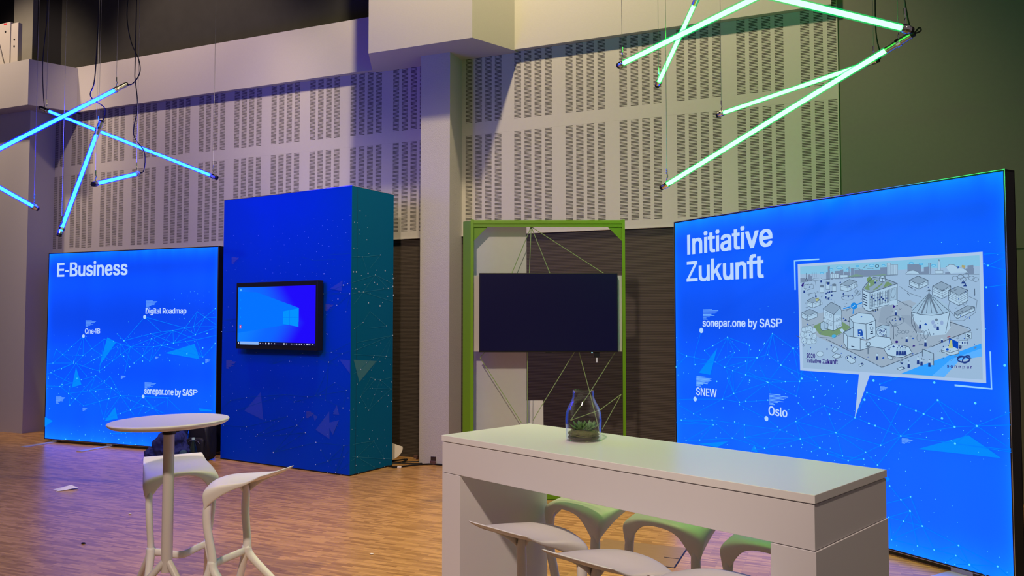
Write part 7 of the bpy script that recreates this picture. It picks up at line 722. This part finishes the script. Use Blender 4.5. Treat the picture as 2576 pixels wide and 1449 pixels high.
def tube_light(a, b_, cap_a, cap_b, mt, label, group, wires=((.02, .0), (.98, .0)), cable=None, r=.018):
    """a, b: ends of the whole fitting; cap_*: length of the metal end piece"""
    a, b_ = Vector(a), Vector(b_); L = (b_ - a).length; d = (b_ - a) / L; M = (a + b_) / 2
    root = empty('tube_light', M, 0, label, 'tube light', group)
    P = lambda t: a + d * t - M
    bm = bmesh.new(); tube(bm, [P(cap_a), P(L / 2), P(L - cap_b)], r * .72, 16); gt = obj('glowing_tube', bm, mt, root, smooth=True, angle=50)
    bm = bmesh.new(); tube(bm, [P(cap_a), P(L - cap_b)], r * 1.12, 16, cap=False); obj('halo_sleeve', bm, m_halo_b if mt is m_blue_t else m_halo_g, gt, smooth=True)  # added halo shell, wider than the glowing core
    for t0, t1 in ((0, cap_a), (L - cap_b, L)):
        bm = bmesh.new(); tube(bm, [P(t0), P(t1)], r * 1.12, 16); e_ = obj('end_sleeve', bm, m_alu, root, smooth=True, angle=50)
        tt = t0 if t0 == 0 else t1; sg = -1 if t0 == 0 else 1
        bm = bmesh.new(); tube(bm, [P(tt - sg * .004), P(tt + sg * .018)], r * 1.0, 14); obj('end_cap', bm, m_blackplastic, e_, smooth=True, angle=50)
    for t, lean in wires:
        p = P(t * L); q = p + Vector((0, 0, r * 1.15))
        bm = bmesh.new(); tube(bm, [p - d * .010, p + d * .010], r * 1.3, 14)
        tube(bm, [q, q + Vector((0, 0, .02))], .004, 6); tube(bm, [q + Vector((.0, 0, .018)), q + Vector((.006, 0, .036)), q + Vector((.0, 0, .054))], .0042, 6); tube(bm, [q + Vector((0, 0, .050)), q + Vector((0, 0, .085))], .0055, 6)
        cl = obj('hanging_clip', bm, m_chrome, root)
        top = Vector((q.x + lean, q.y, CEIL - M.z))
        bm = bmesh.new(); tube(bm, [q + Vector((0, 0, .08)), top], .0018, 5); obj('suspension_wire', bm, m_wire, root)
    if cable:
        pts = [P(cable[0] * L)] + [P(cable[0] * L) + Vector(c_) for c_ in cable[1]]
        pts.append(Vector((pts[-1].x + .02, pts[-1].y, CEIL - M.z)))
        bm = bmesh.new(); tube(bm, catmull(pts[:-1], 6) + [pts[-1]], .0044, 6); obj('power_cable', bm, m_cable, root)
    return root
for t in [((0.6846, 4.9, 3.2203), (1.3614, 3.7125, 3.2483), 0.045, 0.09, 'g', 'green tube light rising from the lower left to the top edge, nearest the projecting beam', ((0.015, 0), (0.985, 0)), (1.0, ((0.03, 0, 0.05), (0.02, 0, 0.5)))), ((1.0548, 5.6, 3.3091), (1.213, 4.928, 3.7236), 0.03, 0.12, 'g', 'short steep green tube light crossing behind another green tube', ((0.02, 0), (0.985, 0)), (1.0, ((0.02, 0, 0.06), (0.0, 0, 0.5)))), ((0.9885, 3.525, 3.1325), (2.0058, 3.9, 3.069), 0.1, 0.06, 'g', 'green tube light sloping down to the right from the top edge', ((0.05, 0), (0.975, 0.0)), None), ((1.6522, 6.2, 3.2479), (2.498, 5.3, 3.3833), 0.05, 0.08, 'g', 'thin green tube light passing behind the longest green tube', ((0.02, 0), (0.985, 0)), (1.0, ((0.03, 0, 0.03), (0.0, 0, 0.2), (0.0, 0, 0.6)))), ((1.0281, 5.3, 2.5111), (2.1187, 4.1, 3.1165), 0.04, 0.14, 'g', 'longest and lowest green tube light, ending at the metal sleeve on the right', ((0.02, 0), (0.96, 0)), (1.0, ((0.05, 0, 0.02), (0.06, 0.03, 0.05), (0.02, 0.04, 0.04), (-0.02, 0.05, 0.3)))), ((-3.7772, 5.325, 2.6414), (-3.3438, 6.7, 3.6402), 0.05, 0.16, 'b', 'blue tube light sloping down to the left edge with a silver upper end', ((0.02, 0), (0.93, 0)), (1.0, ((0.06, 0, 0.01), (0.12, 0, 0.1), (0.11, 0, 0.22), (0.04, 0, 0.38), (0.0, 0, 0.62), (0.03, 0, 0.95)))), ((-4.675, 7.7, 3.7088), (-2.8165, 7.4, 2.9623), 0.1, 0.05, 'b', 'thinnest and longest blue tube light, crossing behind two others', ((0.03, 0), (0.985, 0.0)), (0.02, ((-0.02, 0, 0.2), (-0.03, 0, 0.5), (0.0, 0, 0.9)))), ((-3.3908, 6.4, 3.2336), (-3.5355, 6.1, 2.2785), 0.12, 0.02, 'b', 'steep blue tube light above the E-Business wall', ((0.96, 0), (0.06, 0)), (0.0, ((0.02, 0, 0.03), (0.03, 0, 0.12), (-0.09, 0, 0.22), (-0.06, 0, 0.36), (-0.04, 0, 0.8)))), ((-3.2772, 6.1, 2.6694), (-3.4103, 7.1, 2.9434), 0.05, 0.1, 'b', 'short foreshortened blue tube light below the long one', ((0.03, 0), (0.95, 0)), (1.0, ((0.05, 0, 0.03), (0.05, 0, 0.2), (-0.05, 0, 0.36), (-0.02, 0, 0.62), (-0.05, 0, 0.9)))), ((-4.4263, 5.24, 3.0384), (-3.9682, 6.5, 2.5393), 0.05, 0.04, 'b', 'lowest blue tube light, cut by the left edge', ((0.1, 0), (0.985, 0)), None)]:
    tube_light(t[0], t[1], t[2], t[3], m_blue_t if t[4] == 'b' else m_green_t, t[5], 'blue tube lights above the round table' if t[4] == 'b' else 'green tube lights above the counter', t[6], t[7])

# ------------------------------------------------------------------ bags and bottle by the left lit wall
def lump(name, m, parent, size, loc, seed, amp=.12, freq=2.2, flat=0.0, sub=5, sq=2.0):
    bm = bmesh.new(); bmesh.ops.create_icosphere(bm, subdivisions=sub, radius=1)
    for v in bm.verts:
        p = v.co.normalized()
        k = (abs(p.x) ** sq + abs(p.y) ** sq + abs(p.z) ** sq) ** (-1 / sq)
        k *= 1 + amp * noise.noise(p * freq + Vector((seed, 0, 0))) + amp * .5 * noise.noise(p * freq * 2.7 + Vector((0, seed, 0)))
        q = p * k; v.co = Vector((q.x * size[0], q.y * size[1], max(q.z * size[2], -size[2] * .999 + flat)))
    o = obj(name, bm, m, parent, smooth=True); o.location = loc
    return o
m_nav = noisy(mat('navy_fabric', rough=.85, spec=.2), (.012, .015, .065), (.022, .028, .12), 30, 3)
m_bagk = noisy(mat('black_nylon', rough=.6, spec=.3), (.006, .006, .008), (.012, .012, .016), 60, 3)
bp = empty('backpack', (-3.57, 9.10, 0), -.34, 'black nylon backpack leaning on the lit wall beside the tower', 'backpack')
lump('body', m_bagk, bp, (.150, .10, .22), (0, 0, .22), 3, .05, 1.5, sq=4.5)
lump('front_pocket', m_bagk, bp, (.125, .05, .12), (0, -.095, .15), 5, .05, 1.5, sq=4.5)
bm = bmesh.new(); tube(bm, catmull([(-.05, 0, .42), (-.04, 0, .445), (0, 0, .452), (.04, 0, .445), (.05, 0, .42)], 4), .010, 8); obj('carry_loop', bm, m_bagk, bp)
for sx in (-1, 1):
    bm = bmesh.new(); tube(bm, catmull([(sx * .08, -.06, .42), (sx * .13, -.09, .34), (sx * .155, -.085, .2), (sx * .14, -.06, .06)], 5), .018, 8, flat=(1, .35)); obj('strap', bm, m_bagk, bp)
bm = bmesh.new(); tube(bm, catmull([(-.10, -.135, .19), (-.05, -.145, .235), (.05, -.145, .235), (.10, -.135, .19)], 5), .004, 6); obj('zip', bm, mat('grey_zip', (.06, .06, .07), .4), bp)
hb = empty('holdall_bag', (-3.97, 9.34, 0), -.37, 'dark upright bag behind the navy jacket at the lit wall', 'bag')
lump('body', m_bagk, hb, (.14, .060, .18), (0, 0, .18), 8, .06, 1.6, sq=4)
bm = bmesh.new(); tube(bm, catmull([(-.07, 0, .34), (-.05, 0, .40), (.05, 0, .40), (.07, 0, .34)], 5), .010, 8); obj('handle', bm, m_bagk, hb)
jk = empty('jacket', (-3.90, 9.04, 0), -.37, 'navy blue jacket slumped over a bag beside the round table pole', 'jacket')
def folds(o, amp=.02):
    for v in o.data.vertices:
        c_ = v.co; w = sin(c_.x * 30 + 6 * noise.noise(c_ * 5)) * amp * max(0, 1 - abs(c_.z) * .8)
        v.co = c_ + v.normal * w
    return o
folds(lump('torso', m_nav, jk, (.24, .13, .165), (0, 0, .165), 12, .25, 1.8), .014)
folds(lump('sleeve', m_nav, jk, (.12, .09, .085), (.12, -.05, .085), 21, .2, 2.0), .010)
folds(lump('sleeve', m_nav, jk, (.15, .09, .07), (-.19, -.05, .07), 27, .2, 2.0), .010)
bo = empty('glass_bottle', (-3.545, 8.78, 0), 0, 'clear greenish glass water bottle standing before the black backpack', 'bottle')
bm = bmesh.new(); lathe(bm, [(0, 0), (.036, 0), (.040, .006), (.040, .15), (.037, .18), (.022, .24), (.0165, .262), (.0165, .285), (.0145, .285), (.0145, .26), (.020, .238), (.035, .178), (.038, .15), (.038, .008), (0, .006)], 28); obj('glass', bm, m_bottle, bo, smooth=True)
bm = bmesh.new(); lathe(bm, [(0, .300), (.0175, .300), (.0185, .297), (.0185, .276), (.0172, .276), (.0172, .2865), (0, .2865)], 20); obj('cap', bm, mat('pale_green_cap', (.35, .55, .50), .4), bo)
bm = bmesh.new(); lathe(bm, [(0, .007), (.0375, .009), (.0375, .105), (0, .105)], 24); obj('water', bm, thin_glass('water', (.85, .95, .95), 1.15), bo, smooth=True)
cpn = empty('headphones_case', (-3.655, 8.78, 0), .2, 'small dark teal zip case standing left of the glass bottle', 'case')
lump('shell', mat('dark_teal_cloth', (.012, .05, .07), .7), cpn, (.045, .03, .08), (0, 0, .085), 2, .03, 1.2, sq=3)
bm = bmesh.new(); tube(bm, catmull([(.05, -.02, .10), (.09, -.03, .13), (.12, -.02, .08), (.10, -.01, .02)], 5), .004, 6); obj('wrist_loop', bm, m_cable, cpn)

# ------------------------------------------------------------------ behind the tower: white disc, cables, plugs
wd = obj('white_disc', prism(bmesh.new(), [(-.26, .30), (.185, .175)] + [(-.075 + .262 * cos(t_ * .1), .165 - .165 * sin(t_ * .1)) for t_ in range(1, 31)], -.004, .004), mat('cream_card', (.80, .74, .60), .6))
wd.location = (-1.42, 8.93, 0.004); wd.rotation_euler = (pi / 2 - .10, 0, -.15)
tag(wd, 'cream white curved sheet standing on the floor behind the blue tower', 'sheet')
def cable(label, pts, r=.008, name='floor_cable'):
    bm = bmesh.new(); tube(bm, catmull(pts, 8), r, 8)
    return tag(obj(name, bm, m_cable, None, smooth=True), label, 'cable')
cable('thick black cable running along the floor past the pillar', [(-1.62, 8.80, .009), (-1.36, 8.66, .009), (-1.24, 8.62, .009), (-1.05, 8.74, .009), (-.90, 8.78, .009), (-.78, 8.74, .009), (-.60, 8.70, .009)], .009)
cable('black cable looped on the floor behind the blue tower', [(-1.55, 8.90, .008), (-1.36, 8.99, .008), (-1.22, 9.09, .008), (-1.21, 9.02, .009), (-1.26, 8.90, .009), (-1.45, 8.76, .010), (-1.58, 8.74, .008)], .007)
cable('thin black cable in a flat oval on the floor in front of the pillar', [(-1.40, 8.74, .024), (-1.18, 8.78, .016), (-1.02, 8.84, .006), (-.98, 8.90, .006), (-1.05, 8.95, .006), (-1.20, 8.93, .006), (-1.22, 8.86, .006), (-1.10, 8.82, .006)], .006)
pl = empty('cable_connector', (-1.245, 8.585, 0), -.15, 'black cable plug with a white collar on the floor by the tower', 'plug')
boxo('plug_body', m_blackplastic, pl, -.05, -.014, .0, .0, .014, .024, bev=.004); boxo('collar', mat('white_collar', (.78, .72, .64), .4), pl, .0, -.013, .0, .045, .013, .020, bev=.004)
sk = empty('floor_socket', (-.875, 8.79, 0), -.3, 'small brown floor socket box at the foot of the pillar', 'socket')
boxo('socket_box', mat('brown_plastic', (.10, .05, .04), .4), sk, -.035, -.02, 0, .035, .02, .045, bev=.004); boxo('socket_lid', mat('dark_brown_plastic', (.035, .02, .016), .4), sk, -.030, -.008, .045, .032, .0, .090, bev=.003)
dk = empty('wall_plug', (-1.115, 9.14, 0), -.3, 'small shiny plug lying at the foot of the ribbed wall by the pillar', 'plug')
boxo('plug_body', mat('brown_plastic', (.10, .05, .04), .4), dk, -.02, -.015, 0, .03, .015, .045, bev=.004); boxo('plug_tip', m_chrome, dk, -.012, -.03, .0, .012, -.014, .022, bev=.003)

# ------------------------------------------------------------------ scraps on the floor
pp = bmesh.new(); random.seed(9)
ring = [(-.13, .02), (-.05, .03), (.0, .075), (.04, .10), (.075, .085), (.085, .05), (.05, .02), (.0, -.02), (-.06, -.055), (-.03, -.02)]
vs = [pp.verts.new((x, y, .003 + .028 * max(0, x + .03) * 8 * random.uniform(.5, 1.2) * .4)) for x, y in ring]; cc = pp.verts.new((.03, .035, .045))
for i in range(len(vs)): pp.faces.new((vs[i], vs[(i + 1) % len(vs)], cc))
po = obj('crumpled_paper', pp, mat('crumpled_tissue', (.72, .70, .66), .8)); po.location = (-4.217, 7.475, .0)
sd = po.modifiers.new('thickness', 'SOLIDIFY'); sd.thickness = .002
tag(po, 'crumpled white paper scrap lying alone on the parquet at the left', 'paper scrap')
def bit(name, x, y, s_, m, label):
    o = lump(name, m, None, (s_, s_ * .6, s_ * .35), (x, y, s_ * .35), x * 7, .3, 3, sub=3); tag(o, label, 'floor litter')
bit('dirt_crumb', -3.077, 5.694, 0.016, m_blackplastic, 'tiny black crumb on the bare parquet between the paper scrap and the round table leg')
bit('paper_bit', -3.164, 6.562, 0.012, mat('crumpled_tissue'), 'tiny white paper fleck on the parquet left of the stool behind the round table')
bit('paper_bit', -0.961, 5.437, 0.013, mat('crumpled_tissue'), 'tiny white paper fleck on the parquet left of the counter leg')
